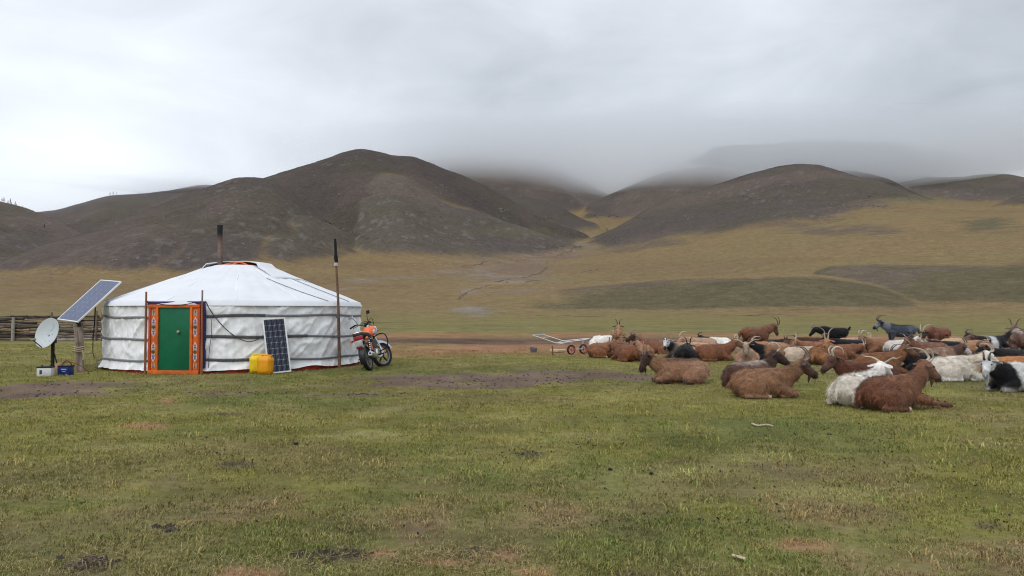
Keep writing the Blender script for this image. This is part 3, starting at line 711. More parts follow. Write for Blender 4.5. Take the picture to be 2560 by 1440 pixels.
# ---- door (local frame: x right, y outwards, z up)
DM = Matrix.Translation(door_dir * (GR - .02)) @ Matrix.Rotation(TH_DOOR - PI / 2, 4, 'Z') @ Matrix.Diagonal((-1, 1, 1, 1))
def dpart(mb, name, mat, parent=None):
    mb.v = [tuple(DM @ Vector(v)) for v in mb.v]; return mb.build(name, mat, parent or ger, angle=30)
for sx in (-1, 1):
    dpart(MB().box((sx * .405, .05, .775), (.055, .12, 1.46), bev=.006), 'door_jamb', m_orange)
    dpart(MB().box((sx * .585, .03, .775), (.05, .14, 1.46), bev=.006), 'door_jamb', m_orange2)
    pn = dpart(MB().box((sx * .495, .035, .775), (.132, .08, 1.44), bev=.004), 'ornament_panel', m_orange)
    # painted ornaments, raised a little from the panel
    m_pink = MATS.get('pink_paint') or simple('pink_paint', (.66, .47, .42), .6, var=.12)
    m_blue = MATS.get('blue_paint') or simple('blue_paint', (.10, .13, .38), .6)
    m_mag = MATS.get('magenta_paint') or simple('magenta_paint', (.45, .06, .20), .6)
    m_brn = MATS.get('brown_paint') or simple('brown_paint', (.12, .055, .02), .6)
    m_gry = MATS.get('grey_green_paint') or simple('grey_green_paint', (.33, .36, .30), .6)
    def plate(pts, y, name, mat, dep=.006):
        n_ = len(pts)
        vs_ = [(px_, y, pz) for px_, pz in pts] + [(px_, y + dep, pz) for px_, pz in pts]
        fs_ = [tuple(range(n_)), tuple(range(n_, 2 * n_))] + [(k, (k + 1) % n_, n_ + (k + 1) % n_, n_ + k) for k in range(n_)]
        return dpart(MB().add(vs_, fs_), name, mat, pn)
    def disc(cx, cz, r_, y, mat):
        return plate([(cx + r_ * math.cos(k * PI / 5), cz + r_ * math.sin(k * PI / 5)) for k in range(10)], y, 'painted_flower', mat, .004)
    x0 = sx * .495
    for zc in (1.06, .50):
        for up_ in (1, -1):
            pts = [(x0 - .042, zc + up_ * .03), (x0 - .050, zc + up_ * .14), (x0, zc + up_ * .235), (x0 + .050, zc + up_ * .14), (x0 + .042, zc + up_ * .03)]
            plate(pts, .0755, 'painted_leaf', m_pink)
            plate([(x0 - .03, zc + up_ * .03), (x0 - .034, zc + up_ * .085), (x0 + .034, zc + up_ * .085), (x0 + .03, zc + up_ * .03)], .0805, 'painted_scroll', m_gry)
            disc(x0, zc + up_ * .15, .022, .0815, m_blue); disc(x0 - .014, zc + up_ * .10, .015, .0855, m_blue); disc(x0 + .014, zc + up_ * .10, .015, .0855, m_blue)
            disc(x0, zc + up_ * .118, .010, .0895, m_mag)
        plate([(x0 - .035, zc), (x0, zc + .045), (x0 + .035, zc), (x0, zc - .045)], .0905, 'painted_diamond', m_brn)
    for zc, up_ in ((1.37, 1), (.19, -1)):
        for q in (-1, 1): plate([(x0 + q * .016, zc - .06), (x0 + q * .042, zc - .06), (x0 + q * .042, zc + .06), (x0 + q * .016, zc + .06)], .0755, 'painted_bar', m_gry)
        disc(x0, zc + up_ * .035, .016, .0765, m_brn)
dpart(MB().box((0, .05, 1.535), (1.21, .12, .07), bev=.006), 'door_lintel', m_orange)
dpart(MB().box((0, .06, .042), (1.21, .15, .085), bev=.006), 'door_sill', m_orange)
leaf = dpart(MB().box((0, .045, .795), (.753, .06, 1.42), bev=.006), 'door_panel', m_green)
kn = MB().lathe([(.0, .062), (.022, .06), (.036, .045), (.038, .03), (.022, .012), (.02, 0)], 16, Matrix.Translation((.105, .075, .95)) @ Matrix.Rotation(R(-90), 4, 'X'))
dpart(kn, 'door_knob', simple('brass_knob', (.42, .36, .24), .35, .6), leaf)
for hz in (.35, 1.25): dpart(MB().box((-.372, .085, hz), (.02, .02, .09), bev=.003), 'hinge', m_orange2, leaf)
# indigo lining round the door and the two lashing poles
cl_ = MB().box((0, -.005, 1.60), (1.36, .08, .085), bev=.012); cl_.box((.655, 0, .86), (.075, .08, 1.45), bev=.012); cl_.box((-.635, -.005, .8), (.04, .06, 1.4), bev=.01)
dpart(cl_, 'door_lining', m_purple)
dpart(MB().tube([(-.665, .11, -.02), (-.67, .10, .9), (-.678, .085, 1.86)], [.027, .026, .022], 8), 'lashing_pole', m_polewood)
dpart(MB().tube([(.672, .115, -.02), (.664, .10, .9), (.655, .09, 1.62)], [.027, .026, .024], 8), 'lashing_pole', m_polewood)
dpart(MB().tube([(.655, .09, 1.60), (.655, .085, 1.89)], .02, 8), 'lashing_pole', simple('grey_pole_wood', (.22, .20, .18), .8, var=.3))
cb_ = MB().tube([(-.65 + 1.3 * s, .125, 1.64 - .085 * math.sin(s * PI)) for s in np.linspace(0, 1, 14)], .008, 5)
dpart(cb_, 'door_cord', m_black)

def wall_pt(px, py):
    """point on the tent wall seen at a photo pixel"""
    d = ray(px, py); a_ = d[0] ** 2 + d[1] ** 2; b_ = -2 * (d[0] * GC.x + d[1] * GC.y); c_ = GC.x ** 2 + GC.y ** 2 - (GR + .06) ** 2
    t_ = (-b_ - math.sqrt(max(b_ * b_ - 4 * a_ * c_, 0))) / (2 * a_)
    return Vector((d[0] * t_, d[1] * t_, EYE + d[2] * t_))
def smooth_path(pts, n=8):
    pts = [Vector(p) for p in pts]; out = []
    for i in range(len(pts) - 1):
        p0, p1, p2, p3 = pts[max(i - 1, 0)], pts[i], pts[i + 1], pts[min(i + 2, len(pts) - 1)]
        for k in range(n):
            t_ = k / n
            out.append(.5 * ((2 * p1) + (p2 - p0) * t_ + (2 * p0 - 5 * p1 + 4 * p2 - p3) * t_ ** 2 + (3 * p1 - p0 - 3 * p2 + p3) * t_ ** 3))
    return out + [pts[-1]]
def one(mb, name, mat, label, cat, group=None):
    o = mb.build(name, mat); tag(o, label, cat, group); return o
one(MB().tube(smooth_path([wall_pt(514, 753), wall_pt(530, 782), wall_pt(560, 818), wall_pt(590, 842), wall_pt(620, 854), wall_pt(645, 848), wall_pt(658, 838)]), .011, 6),
    'power_cable', m_cable, 'dark power cable sagging across the tent wall right of the door', 'cable')
one(MB().tube(smooth_path([wall_pt(370, 752), wall_pt(363, 775), wall_pt(364, 850), wall_pt(366, 890), wall_pt(362, 915), gnd(352, 934)]), .008, 6),
    'hanging_cord', m_cable, 'thin grey cord hanging down the tent wall left of the door', 'cord')
one(MB().tube(smooth_path([wall_pt(527, 790), wall_pt(529, 830), wall_pt(523, 880), wall_pt(521, 922)]), .007, 6),
    'hanging_cord', m_cable, 'thin cord hanging down the tent wall right of the door', 'cord')

# ---- long wooden mast standing against the right of the tent
_w = wall_pt(849, 919); b0 = Vector((_w.x, _w.y, 0)) * (1 - .17 / 18.9); m_mast = simple('weathered_mast_wood', (.16, .095, .06), .85, var=.5, scale=14, stretch=(1, 1, .08), dirt=(.05, .035, .03))
mast = thing('wooden_mast', 'tall thin wooden mast with black top right of the tent', 'pole', b0)
top_ = atY(838, 597, b0.y) - b0
lnk = [Vector((0, 0, -.05)), top_ * .3 + Vector((.012, 0, 0)), top_ * .55 + Vector((.02, 0, 0)), top_ * .8]
MB().tube(smooth_path(lnk, 5), [.042 - .001 * k for k in range(16)], 8).build('mast_pole', m_mast, mast)
MB().tube(smooth_path([top_ * .795, top_ * .82 + Vector((.01, 0, 0)), top_ * .85, top_ * .9, top_ * .97, top_], 3), [.03, .034, .04, .043, .045, .05, .052, .05, .036, .034, .034, .033, .032, .03, .03, .028], 8).build('mast_top', m_soot, mast)
MB().tube([top_ * .79, top_ * .815], .05, 8).build('binding', simple('pale_binding', (.45, .43, .40), .8), mast)
for zz in (.33, .80, 1.27):
    MB().tube([Vector((top_.x * zz / top_.z, 0, zz - .02)), Vector((top_.x * zz / top_.z, 0, zz + .025))], .05, 8).build('binding', m_strap, mast)

# ================================================================== solar panels
m_cell = simple('dark_solar_cell', (.010, .013, .028), .25, 0, .25, 6, bmp=0, spec=.3)
m_cellb = simple('blue_solar_cell', (.085, .105, .185), .22, 0, .12, 3, bmp=0, spec=.6)
m_alu = simple('aluminium_frame', (.72, .72, .70), .45, .35, .1, 8, bmp=0)
m_grid = simple('silver_contact_grid', (.32, .35, .40), .4, .3, .1, bmp=0)
m_wood = simple('weathered_grey_wood', (.25, .20, .165), .85, var=.4, scale=10, stretch=(1, 1, .12), dirt=(.09, .065, .05), bmp=.4)
m_rope = simple('straw_rope', (.42, .34, .22), .9, var=.3, scale=40)
def solar(root, M, w, h, nx, ny, mcell, gap, bus, dep=.035):
    """panel in the plane x (width) / z (height), facing -y, lower left corner at M"""
    def P_(mb, name, mat, par=root):
        mb.v = [tuple(M @ Vector(v)) for v in mb.v]; return mb.build(name, mat, par, angle=30)
    fr = MB(); e = .028
    fr.box((w / 2, dep / 2, e / 2), (w, dep, e), bev=.003).box((w / 2, dep / 2, h - e / 2), (w, dep, e), bev=.003)
    fr.box((e / 2, dep / 2, h / 2), (e, dep, h - 2 * e - .001), bev=.003).box((w - e / 2, dep / 2, h / 2), (e, dep, h - 2 * e - .001), bev=.003)
    P_(fr, 'panel_frame', m_alu)
    bk = P_(MB().box((w / 2, .016, h / 2), (w - 2 * e, .012, h - 2 * e)), 'backing', m_grid)
    cw, ch = (w - 2 * e - .012) / nx, (h - 2 * e - .012) / ny; first = None
    for a_ in range(nx):
        for b_ in range(ny):
            cx, cz = e + .006 + cw * (a_ + .5), e + .006 + ch * (b_ + .5)
            q = gap; c4 = min(cw, ch) * .11
            x1, z1 = cw / 2 - q, ch / 2 - q
            pts = [(-x1 + c4, -z1), (x1 - c4, -z1), (x1, -z1 + c4), (x1, z1 - c4), (x1 - c4, z1), (-x1 + c4, z1), (-x1, z1 - c4), (-x1, -z1 + c4)]
            mb = MB().add([(cx + p[0], .0085, cz + p[1]) for p in pts] + [(cx + p[0], .0105, cz + p[1]) for p in pts],
                          [tuple(range(8)), tuple(range(8, 16))] + [(k, (k + 1) % 8, 8 + (k + 1) % 8, 8 + k) for k in range(8)])
            P_(mb, 'cell', mcell)
        for s in bus:
            P_(MB().box((e + .006 + cw * (a_ + s), .0072, h / 2), (.0022, .002, h - 2 * e - .02)), 'contact_strip', m_grid, bk)
pb = gnd(668, 934); ptop = Vector(wall_pt(655, 797)); 
M_lean = None
_b = gnd(671, 935); bl, br, tl_ = _b, atY(729, 934, _b.y + .27), atY(655.5, 797, _b.y + .20); br.z = 0
xa = (br - bl); ww = xa.length; xa.normalize(); za = tl_ - bl; za = (za - xa * za.dot(xa)); hh = za.length; za.normalize(); ya = za.cross(xa)
# keep the slight sideways lean seen in the photograph
za = (tl_ - bl); hh = za.length; za.normalize(); ya = za.cross(xa).normalized(); xa2 = ya.cross(za).normalized()
sp_ = thing('solar_panel', 'dark solar panel with white grid leaning on the tent wall', 'solar panel', bl)
solar(sp_, Matrix((( xa2.x, ya.x, za.x, 0), (xa2.y, ya.y, za.y, 0), (xa2.z, ya.z, za.z, 0), (0, 0, 0, 1))), ww, hh, 4, 9, m_cell, .0024, (.25, .75))

# tilted panel on the post
BL, BR, TL, TR = atY(142, 798, 18.5), atY(191, 806, 18.0), atY(252, 700, 19.28), atY(305, 703, 18.78)
xa = ((BR - BL) + (TR - TL)) * .5; w2 = xa.length; xa.normalize(); za = ((TL - BL) + (TR - BR)) * .5; za = za - xa * za.dot(xa); h2 = za.length; za.normalize(); ya = za.cross(xa).normalized()
base2 = gnd(203, 931)
sp2 = thing('solar_panel', 'blue solar panel with pale frame tilted up on a wooden post', 'solar panel', base2)
o_ = BL - base2
solar(sp2, Matrix(((xa.x, ya.x, za.x, o_.x), (xa.y, ya.y, za.y, o_.y), (xa.z, ya.z, za.z, o_.z), (0, 0, 0, 1))), w2, h2, 4, 9, m_cellb, .0016, (.5,))
ctr = (BL + BR) * .5 - base2
post = thing('wooden_post', 'weathered grey wooden post roped to a plank under the tilted panel', 'post', base2)
head_ = atY(199, 818, base2.y + .05) - base2
MB().tube(smooth_path([(0, 0, -.1), head_ * .35 + Vector((-.02, 0, 0)), head_ * .7 + Vector((.01, 0, 0)), head_], 4), [.088, .086, .084, .083, .082, .08, .078, .078, .076, .075, .073, .072, .07], 9).build('post_log', m_wood, post)
pl0, pl1 = atY(207, 930, base2.y + .08) - base2, atY(188, 810, base2.y - .02) - base2
MB().tube([Vector((-.035, -.09, -.02)), pl1 * .55 + Vector((.02, -.07, 0)), pl1], [.05, .045, .042], 6, sq=.5).build('plank', m_wood, post)
for dz in (0, .045, .09):
    c_ = head_ * ((.52 + dz) / head_.z)
    MB().tube([Vector((c_.x - .012 + .115 * math.cos(k * PI / 8), c_.y - .04 + .135 * math.sin(k * PI / 8), .50 + dz + .01 * math.sin(k * 1.3))) for k in range(17)], .013, 6, cap=False).build('rope_turn', m_rope, post)
MB().tube(smooth_path([(.09, -.13, .52), (.12, -.14, .40), (.11, -.14, .30)], 4), .014, 6).build('rope_end', m_rope, post)
m_iron = simple('dark_iron', (.035, .03, .03), .6, .5, .3, 20)
brk = MB().box(ctr + Vector((.20, .12, .0)), (.10, .34, .05), bev=.006); brk.tube([head_ + Vector((0, 0, -.02)), ctr + Vector((.2, .1, .04))], .05, 8)
brk.build('panel_bracket', m_iron, sp2)
bq = BR * .62 + TR * .38 - base2
MB().tube([bq + ya * .04, atY(236, 812, base2.y + .5) - base2, atY(232, 850, base2.y + .5) - base2], .014, 6).build('brace', m_iron, sp2)
one(MB().tube(smooth_path([atY(238, 766, 18.5), atY(236, 812, 18.6), atY(232, 870, 18.9), gnd(236, 896) + Vector((0, 0, .02)), gnd(248, 902) + Vector((0, 0, .02)), gnd(262, 892) + Vector((0, 0, .02))]), .010, 6),
    'panel_cable', m_black, 'black cable hanging from the tilted panel behind the post', 'cable')
lp = [gnd(213, 925) + Vector((0, 0, .015)), gnd(214, 914) + Vector((0, 0, .18)), gnd(224, 906) + Vector((0, 0, .26)), gnd(238, 910) + Vector((0, 0, .2)), gnd(243, 920) + Vector((0, 0, .06)), gnd(232, 930) + Vector((0, 0, .015)), gnd(220, 928) + Vector((0, 0, .015))]
one(MB().tube(smooth_path(lp), .009, 6), 'coiled_cable', m_cable, 'loop of cable on the grass right of the wooden post', 'cable')

# ================================================================== satellite dish
db = gnd(131, 925)
dish = thing('satellite_dish', 'round pale satellite dish on a black metal stand', 'satellite dish', db)
m_dish = simple('pale_dish_paint', (.50, .54, .56), .5, 0, .06, 3, bmp=0, dirt=(.42, .45, .46))
dc = atY(117, 832, db.y - .12) - db
nrm = Vector((-.36, -.92, .30)).normalized()          # way the dish looks
q = nrm.to_track_quat('Z', 'Y').to_matrix().to_4x4(); DMt = Matrix.Translation(dc) @ q
prof = [(r_, -.085 + .085 * (r_ / .36) ** 2) for r_ in np.linspace(0.001, .36, 10)]
mb = MB().lathe([(a_, b_) for a_, b_ in prof] + [(.372, .004), (.372, -.008), (.355, -.016)] + [(r_, -.10 + .085 * (r_ / .36) ** 2) for r_ in np.linspace(.34, .001, 8)], 40, DMt)
mb.build('reflector', m_dish, dish)
m_bolt = simple('dull_bolt', (.22, .23, .23), .5, .5)
for bx, by in ((-.05, -.02), (.10, -.02), (-.05, -.19), (.10, -.19)):
    r2 = math.hypot(bx, by); zc = -.085 + .085 * (r2 / .36) ** 2
    MB().lathe([(0.0, .008), (.010, .007), (.012, 0)], 8, DMt @ Matrix.Translation((bx, by, zc))).build('bolt', m_bolt, dish)
m_logo = simple('faded_blue_print', (.40, .48, .52), .5, 0, .05, bmp=0)
pts = [(.045 + .05 * math.cos(t_), .17 + .05 * math.sin(t_)) for t_ in np.linspace(R(-120), R(110), 14)]
vs_ = []; 
for k, (a_, b_) in enumerate(pts):
    w_ = .012 + .016 * math.sin(k / 13 * PI); dx_, dy_ = (a_ - .045) / .05, (b_ - .17) / .05
    for s in (-1, 1):
        xx, yy = a_ + dx_ * w_ * s, b_ + dy_ * w_ * s
        vs_.append(DMt @ Vector((xx, yy, -.0825 + .085 * (xx * xx + yy * yy) / .1296)))
MB().add(vs_, [(2 * k, 2 * k + 1, 2 * k + 3, 2 * k + 2) for k in range(13)]).build('printed_emblem', m_logo, dish)
MB().add([DMt @ Vector((x_, y_, -.0825 + .085 * (x_ * x_ + y_ * y_) / .1296)) for x_, y_ in ((-.06, .072), (.08, .072), (.08, .088), (-.06, .088))], [(0, 1, 2, 3)]).build('printed_emblem', m_logo, dish)
foc = dc + nrm * .26 + Vector((-.10, .0, -.24))
low = DMt @ Vector((-.02, -.37, -.02))
MB().tube([low, low * .4 + foc * .6, foc], .014, 6).build('feed_arm', m_cable, dish)
MB().tube([foc + Vector((-.05, 0, .0)), foc + Vector((.06, .02, .015))], [.02, .028], 8).build('receiver_head', simple('grey_plastic', (.20, .19, .20), .5), dish)
MB().box(dc - nrm * .13 + Vector((.03, 0, -.12)), (.14, .12, .20), bev=.01).build('mount_bracket', m_iron, dish)
stp = dc - nrm * .14 + Vector((.03, 0, -.1))
MB().tube([(0, 0, -.06), (stp.x, stp.y, stp.z)], .042, 8).tube([(stp.x * .5 + .03, stp.y * .5, stp.z * .55), (.14, .02, 0)], .014, 6).box((0, 0, .03), (.22, .20, .06), bev=.01).build('stand', m_iron, dish)

# ================================================================== boxes beside the dish
wb = gnd(114, 941)
box = thing('white_battery', 'white battery box with dark lid on the grass below the dish', 'battery', wb, R(8))
m_wplast = simple('white_plastic', (.62, .63, .63), .5, 0, .1, 6, dirt=(.36, .35, .33))
MB().box((0, 0, .095), (.29, .19, .19), bev=.012).build('case', m_wplast, box)
MB().box((0, 0, .205), (.30, .20, .03), bev=.006).build('lid', m_black, box)
MB().box((-.06, -.097, .10), (.05, .006, .09), bev=.002).build('printed_label', m_cable, box)
for s in (-1, 1): MB().lathe([(0, .035), (.014, .035), (.016, 0)], 8, Matrix.Translation((s * .09, .03, .215))).build('terminal', m_iron, box)
bb = gnd(164, 938)
bx2 = thing('blue_battery', 'blue battery with dark lid below the tilted solar panel', 'battery', bb, R(-6))
m_bplast = simple('blue_plastic', (.006, .022, .14), .4, 0, .2, 6)
MB().box((0, 0, .095), (.26, .19, .19), bev=.012).build('case', m_bplast, bx2)
MB().box((.01, 0, .205), (.27, .20, .032), bev=.006).build('lid', simple('dark_blue_lid', (.008, .012, .05), .5), bx2)
MB().box((.02, -.096, .135), (.13, .004, .03)).build('printed_label', simple('pale_blue_print', (.22, .30, .55), .5), bx2)
MB().box((.02, -.096, .085), (.09, .004, .016)).build('printed_label', simple('pale_blue_print', (.22, .30, .55), .5), bx2)
MB().tube(smooth_path([(-.10, .02, .22), (-.05, .03, .30), (.05, .02, .31), (.13, .02, .23)], 5), .011, 6).build('handle', m_black, bx2)
one(MB().tube(smooth_path([bb + Vector((-.1, 0, .22)), bb + Vector((.05, -.02, .29)), bb + Vector((.24, .1, .22)), bb + Vector((.36, .3, .02)), base2 + Vector((-.1, -.1, .02))]), .009, 6),
    'battery_cable', simple('red_cable', (.20, .05, .03), .5), 'red brown cable running from the blue battery to the post', 'cable')
pt = gnd(148, 928)
one(MB().lathe([(0, 0), (.085, 0), (.10, .04), (.095, .13), (.07, .185), (.0, .19)], 12, Matrix.Translation(pt)), 'clay_pot', simple('tan_clay', (.36, .19, .10), .8), 'small tan clay pot between the white and blue batteries', 'pot')

# ================================================================== yellow jerrycans
def jerrycan(loc, rz, mat, label, sc):
    o = thing('jerrycan', label, 'jerrycan', loc, rz, 'jerrycans in front of the tent'); o.scale = (sc, sc, sc)
    bm = bmesh.new(); bmesh.ops.create_cube(bm, size=1)
    for v_ in bm.verts: v_.co = Vector((v_.co.x * .31, v_.co.y * .20, v_.co.z * .40 + .20))
    bmesh.ops.bevel(bm, geom=list(bm.edges), offset=.022, segments=3, affect='EDGES')
    bmesh.ops.subdivide_edges(bm, edges=[e for e in bm.edges if e.calc_length() > .1], cuts=3, use_grid_fill=True)
    rnd = random.Random(int(rz * 100))
    for v_ in bm.verts:
        n_ = float(vnoise(np.array([v_.co.x * 14 + 5 + rz]), np.array([v_.co.z * 9 + v_.co.y * 7]), 7)[0]) - .5
        v_.co += Vector((v_.co.x * .06, v_.co.y * .12, 0)) * n_ * 2
        if v_.co.z > .37: v_.co.z += .012 * math.cos(v_.co.x * 18)
    me_ = bpy.data.meshes.new('can_body'); bm.to_mesh(me_); bm.free()
    for p_ in me_.polygons: p_.use_smooth = True
    bd = link('can_body', me_, mat, o)
    MB().tube(smooth_path([(-.09, 0, .39), (-.085, 0, .425), (-.04, 0, .435), (.05, 0, .432), (.075, 0, .39)], 4), .017, 8).build('handle', mat, o)
    MB().lathe([(.03, .38), (.03, .41), (.034, .41), (.034, .435), (0, .438)], 14, Matrix.Translation((.115, 0, 0))).build('cap', mat, o)
    MB().box((0, -.1015, .17), (.16, .006, .2), bev=.002).build('pressed_panel', mat, o)
    return o
m_yel = simple('yellow_plastic', (.80, .56, .02), .42, 0, .12, 5, dirt=(.45, .25, .03))
m_yor = simple('orange_yellow_plastic', (.76, .33, .010), .42, 0, .12, 5, dirt=(.42, .15, .02))
jerrycan(gnd(640, 934) + Vector((0, .05, 0)), R(20), m_yel, 'lemon yellow plastic jerrycan, the left and rear one of two', 1.0)
jerrycan(gnd(668, 935.5) + Vector((0, -.14, 0)), R(-8), m_yor, 'orange yellow plastic jerrycan, the front one of two', 1.02)

# ================================================================== log fence behind the tent
fence = thing('log_fence', 'low fence of stacked weathered logs left of the tent', 'fence', gnd(120, 852))
rnd = random.Random(4); FY = 38.0
m_logs = [simple('grey_log', (.135, .105, .088), .9, var=.45, scale=5, stretch=(.3, 1, 1), bmp=.5), simple('dark_log', (.045, .035, .032), .9, var=.45, scale=5, bmp=.5), simple('tan_log', (.27, .185, .125), .9, var=.35, scale=5, bmp=.5), simple('pale_log', (.30, .27, .24), .9, var=.3, scale=5, bmp=.5)]
f0 = fence.location.copy()
x_left, x_right = (-90 - 1280) / FPX * FY, (268 - 1280) / FPX * FY
for row in range(10):
    x = x_left - rnd.random() * 1.5; zc = .07 + row * .118
    while x < x_right:
        ln = 1.6 + rnd.random() * 2.0
        top_lim = 9 if x < (205 - 1280) / FPX * FY else 7
        if row > top_lim: x += ln; continue
        r0 = .045 + rnd.random() * .035
        n_ = 6; pts = [(x + ln * k / n_ - f0.x, FY - f0.y + rnd.uniform(-.03, .03), zc + rnd.uniform(-.022, .022) + (.05 * (rnd.random() - .5))) for k in range(n_ + 1)]
        MB().tube(pts, [r0 * rnd.uniform(.75, 1.1) for _ in pts], 7).build('log', rnd.choices(m_logs, (5, 5, 3, 2))[0], fence)
        x += ln * .93
for k in range(7):                                                     # loose topmost rails
    x = x_left + k * 1.15; ln = 2.0
    if x + ln > x_right + .4: break
    MB().tube([(x + ln * s - f0.x, FY - f0.y + rnd.uniform(-.03, .03), 1.17 + rnd.uniform(-.03, .04)) for s in (0, .3, .6, 1)], .035, 6).build('top_rail', m_logs[1], fence)
for px_, hgt in ((-40, 1.25), (38, 1.15), (133, 1.38), (205, 1.15), (245, 1.45), (259, 1.4)):
    x = (px_ - 1280) / FPX * FY - f0.x
    r0 = .085 if px_ == 38 else .05
    MB().tube([(x, FY - f0.y - .13, -.1), (x + .02, FY - f0.y - .13, hgt)], [r0, r0 * .9], 8).build('fence_post', m_logs[3] if px_ == 38 else m_logs[0], fence)

# ================================================================== handcart
hb = gnd(1442, 886)
cart = thing('handcart', 'two wheeled handcart of bare metal tube with red wheels', 'handcart', hb)
HY = hb.y
def hp(px, py, dy=0.0): return atY(px, py, HY + dy) - hb
m_tube = simple('galvanised_tube', (.48, .50, .50), .4, .5, .12, 20)
m_redrim = simple('red_rim', (.42, .12, .12), .5, 0, .2)
fr = MB()
nl, nf = hp(1391, 858, -.25), hp(1407, 852, .35)
hl, hf = hp(1331, 838, -.25), hp(1356, 836, .35)
el, ef = hp(1466, 849, -.25), hp(1475, 846, .35)
fr.tube([hl, nl, el], .017, 8).tube([hf, nf, ef], .017, 8).tube([hl, hf], .017, 8).tube([nl, nf], .015, 8).tube([el, ef], .015, 8)
fr.tube([hl * .62 + nl * .38, hf * .62 + nf * .38], .013, 8)
for s in (.3, .6): fr.tube([nl * (1 - s) + el * s, nf * (1 - s) + ef * s], .013, 8)
fr.tube([hp(1396, 860, .05), hp(1470, 848, .05)], .013, 8)
fr.build('frame', m_tube, cart)
wl_, wr_ = hp(1428, 875, -.25), hp(1458, 870.5, .35)
for c_, s in ((wl_, -1), (wr_, 1)):
    c_.z = .165
ax = (wr_ - wl_).normalized()
MB().tube([wl_, wr_], .018, 8).build('axle', m_tube, cart)
for c_, up_ in ((wl_, nl * .45 + el * .55), (wr_, nf * .3 + ef * .7)):
    MB().tube([c_ + ax * .03 * (1 if c_ is wl_ else -1), Vector((c_.x, c_.y, up_.z))], .016, 8).build('upright', m_tube, cart)
    Mw = Matrix.Translation(c_) @ (Vector((.55, -.84, 0)).normalized()).to_track_quat('Z', 'Y').to_matrix().to_4x4()
    wh = MB().lathe([(.022, .03), (.03, .022), (.03, -.022), (.022, -.03)], 12, Mw).build('wheel', m_redrim, cart)
    MB().lathe([(.125, .028), (.145, .032), (.162, .02), (.165, 0), (.162, -.02), (.145, -.032), (.125, -.028), (.125, .028)], 28, Mw).build('tyre', m_black, wh)
    MB().lathe([(.108, .022), (.126, .026), (.126, -.026), (.108, -.022), (.108, .022)], 28, Mw).build('rim', m_redrim, wh)
    for k in range(5):
        a_ = k * 2 * PI / 5
        MB().tube([Mw @ Vector((math.cos(a_) * .025, math.sin(a_) * .025, 0)), Mw @ Vector((math.cos(a_) * .112, math.sin(a_) * .112, 0))], .011, 6).build('spoke', m_redrim, wh)

# ---- small things lying near the cart
ob = gnd(1334, 881)
can = thing('dented_tin', 'crumpled grey tin lying left of the handcart', 'tin', ob, R(15))
bm_ = MB().lathe([(0, .0), (.10, .0), (.125, .10), (.135, .18), (.128, .18), (.115, .10), (.09, .012), (0, .012)], 14)
bm_.v = [(x_ * (1 + .12 * math.sin(z_ * 30)), y_ * .8, z_ * (1 - .25 * (x_ > .03) * abs(math.sin(x_ * 20)))) for x_, y_, z_ in bm_.v]
bm_.build('bucket_wall', simple('grey_tin', (.16, .16, .18), .45, .5, .3), can)
MB().tube(smooth_path([(-.12, 0, .17), (-.06, -.05, .11), (.0, -.07, .09), (.07, -.05, .12), (.12, 0, .17)], 4), .008, 5).build('handle', m_iron, can)
st = thing('wooden_stake', 'short brown wooden stake standing left of the cart wheels', 'stake', gnd(1381, 891))
MB().tube([(0, 0, -.05), (.005, 0, .15), (0, 0, .33)], [.028, .026, .024], 7).build('stake_shaft', simple('red_brown_wood', (.16, .085, .05), .85, var=.4), st)
MB().box((0, 0, .015), (.14, .10, .03), bev=.008).build('stake_foot', m_wood, st)
one(MB().tube([gnd(1377, 881) + Vector((0, 0, .06)), gnd(1394, 882) + Vector((0, 0, .065)), gnd(1412, 881) + Vector((0, 0, .06))], [.055, .06, .055], 8), 'pale_plank', simple('pale_timber', (.48, .38, .25), .85, var=.25), 'pale length of timber lying beside the wooden stake', 'timber')
def sack(px, py, w, h, label):
    p_ = gnd(px, py); bm = bmesh.new(); bmesh.ops.create_icosphere(bm, subdivisions=3, radius=1)
    for v_ in bm.verts:
        n_ = float(fbm(np.array([v_.co.x * 1.6 + px]), np.array([v_.co.z * 1.6 + v_.co.y]), 17, 3)[0]) - .5
        v_.co = Vector((v_.co.x * w * (1 + .5 * n_), v_.co.y * w * .8, max(v_.co.z, -.75) * h * (1 + .4 * n_) + h * .74))
    me_ = bpy.data.meshes.new('white_sack'); bm.to_mesh(me_); bm.free()
    for q_ in me_.polygons: q_.use_smooth = True
    o = link('white_sack', me_, m_sack); o.location = p_
    tag(o, label, 'sack', 'white sacks by the handcart')
m_sack = simple('white_woven_sack', (.66, .64, .60), .9, 0, .15, 12, bmp=.5)
sack(1479, 883, .13, .16, 'plump white sack resting behind the far cart wheel')
sack(1484, 868, .13, .12, 'smaller white sack beyond the cart, nearest the white goat')

# ================================================================== motorcycle (local: x forward, y left, z up)
rc, fc = gnd(925, 927), gnd(957, 918.5)
hd = math.atan2(fc.y - rc.y, fc.x - rc.x)
bike = thing('motorcycle', 'orange motorcycle leaning on its side stand right of the tent', 'motorcycle', rc)
bike.rotation_euler = (R(-15), 0, hd); bike.rotation_mode = 'XYZ'
Mb = Matrix.Rotation(hd, 3, 'Z') @ Matrix.Rotation(R(-15), 3, 'X')
bike.rotation_euler = Mb.to_euler('XYZ'); bike.scale = (1.1, 1.1, 1.1)
m_chrome = simple('chrome', (.62, .63, .64), .22, .9, .08, 20, bmp=0)
m_borange = simple('orange_tank_paint', (.78, .12, .018), .28, 0, .06, 4, bmp=0, spec=.5)
m_bsilver = simple('silver_decal', (.50, .55, .62), .3, .3, .1, bmp=0)
m_rlamp = simple('red_lamp', (.28, .012, .025), .2, 0, .2, bmp=0, spec=.6)
m_olamp = simple('amber_lamp', (.62, .13, .02), .25, 0, .1, bmp=0, spec=.6)
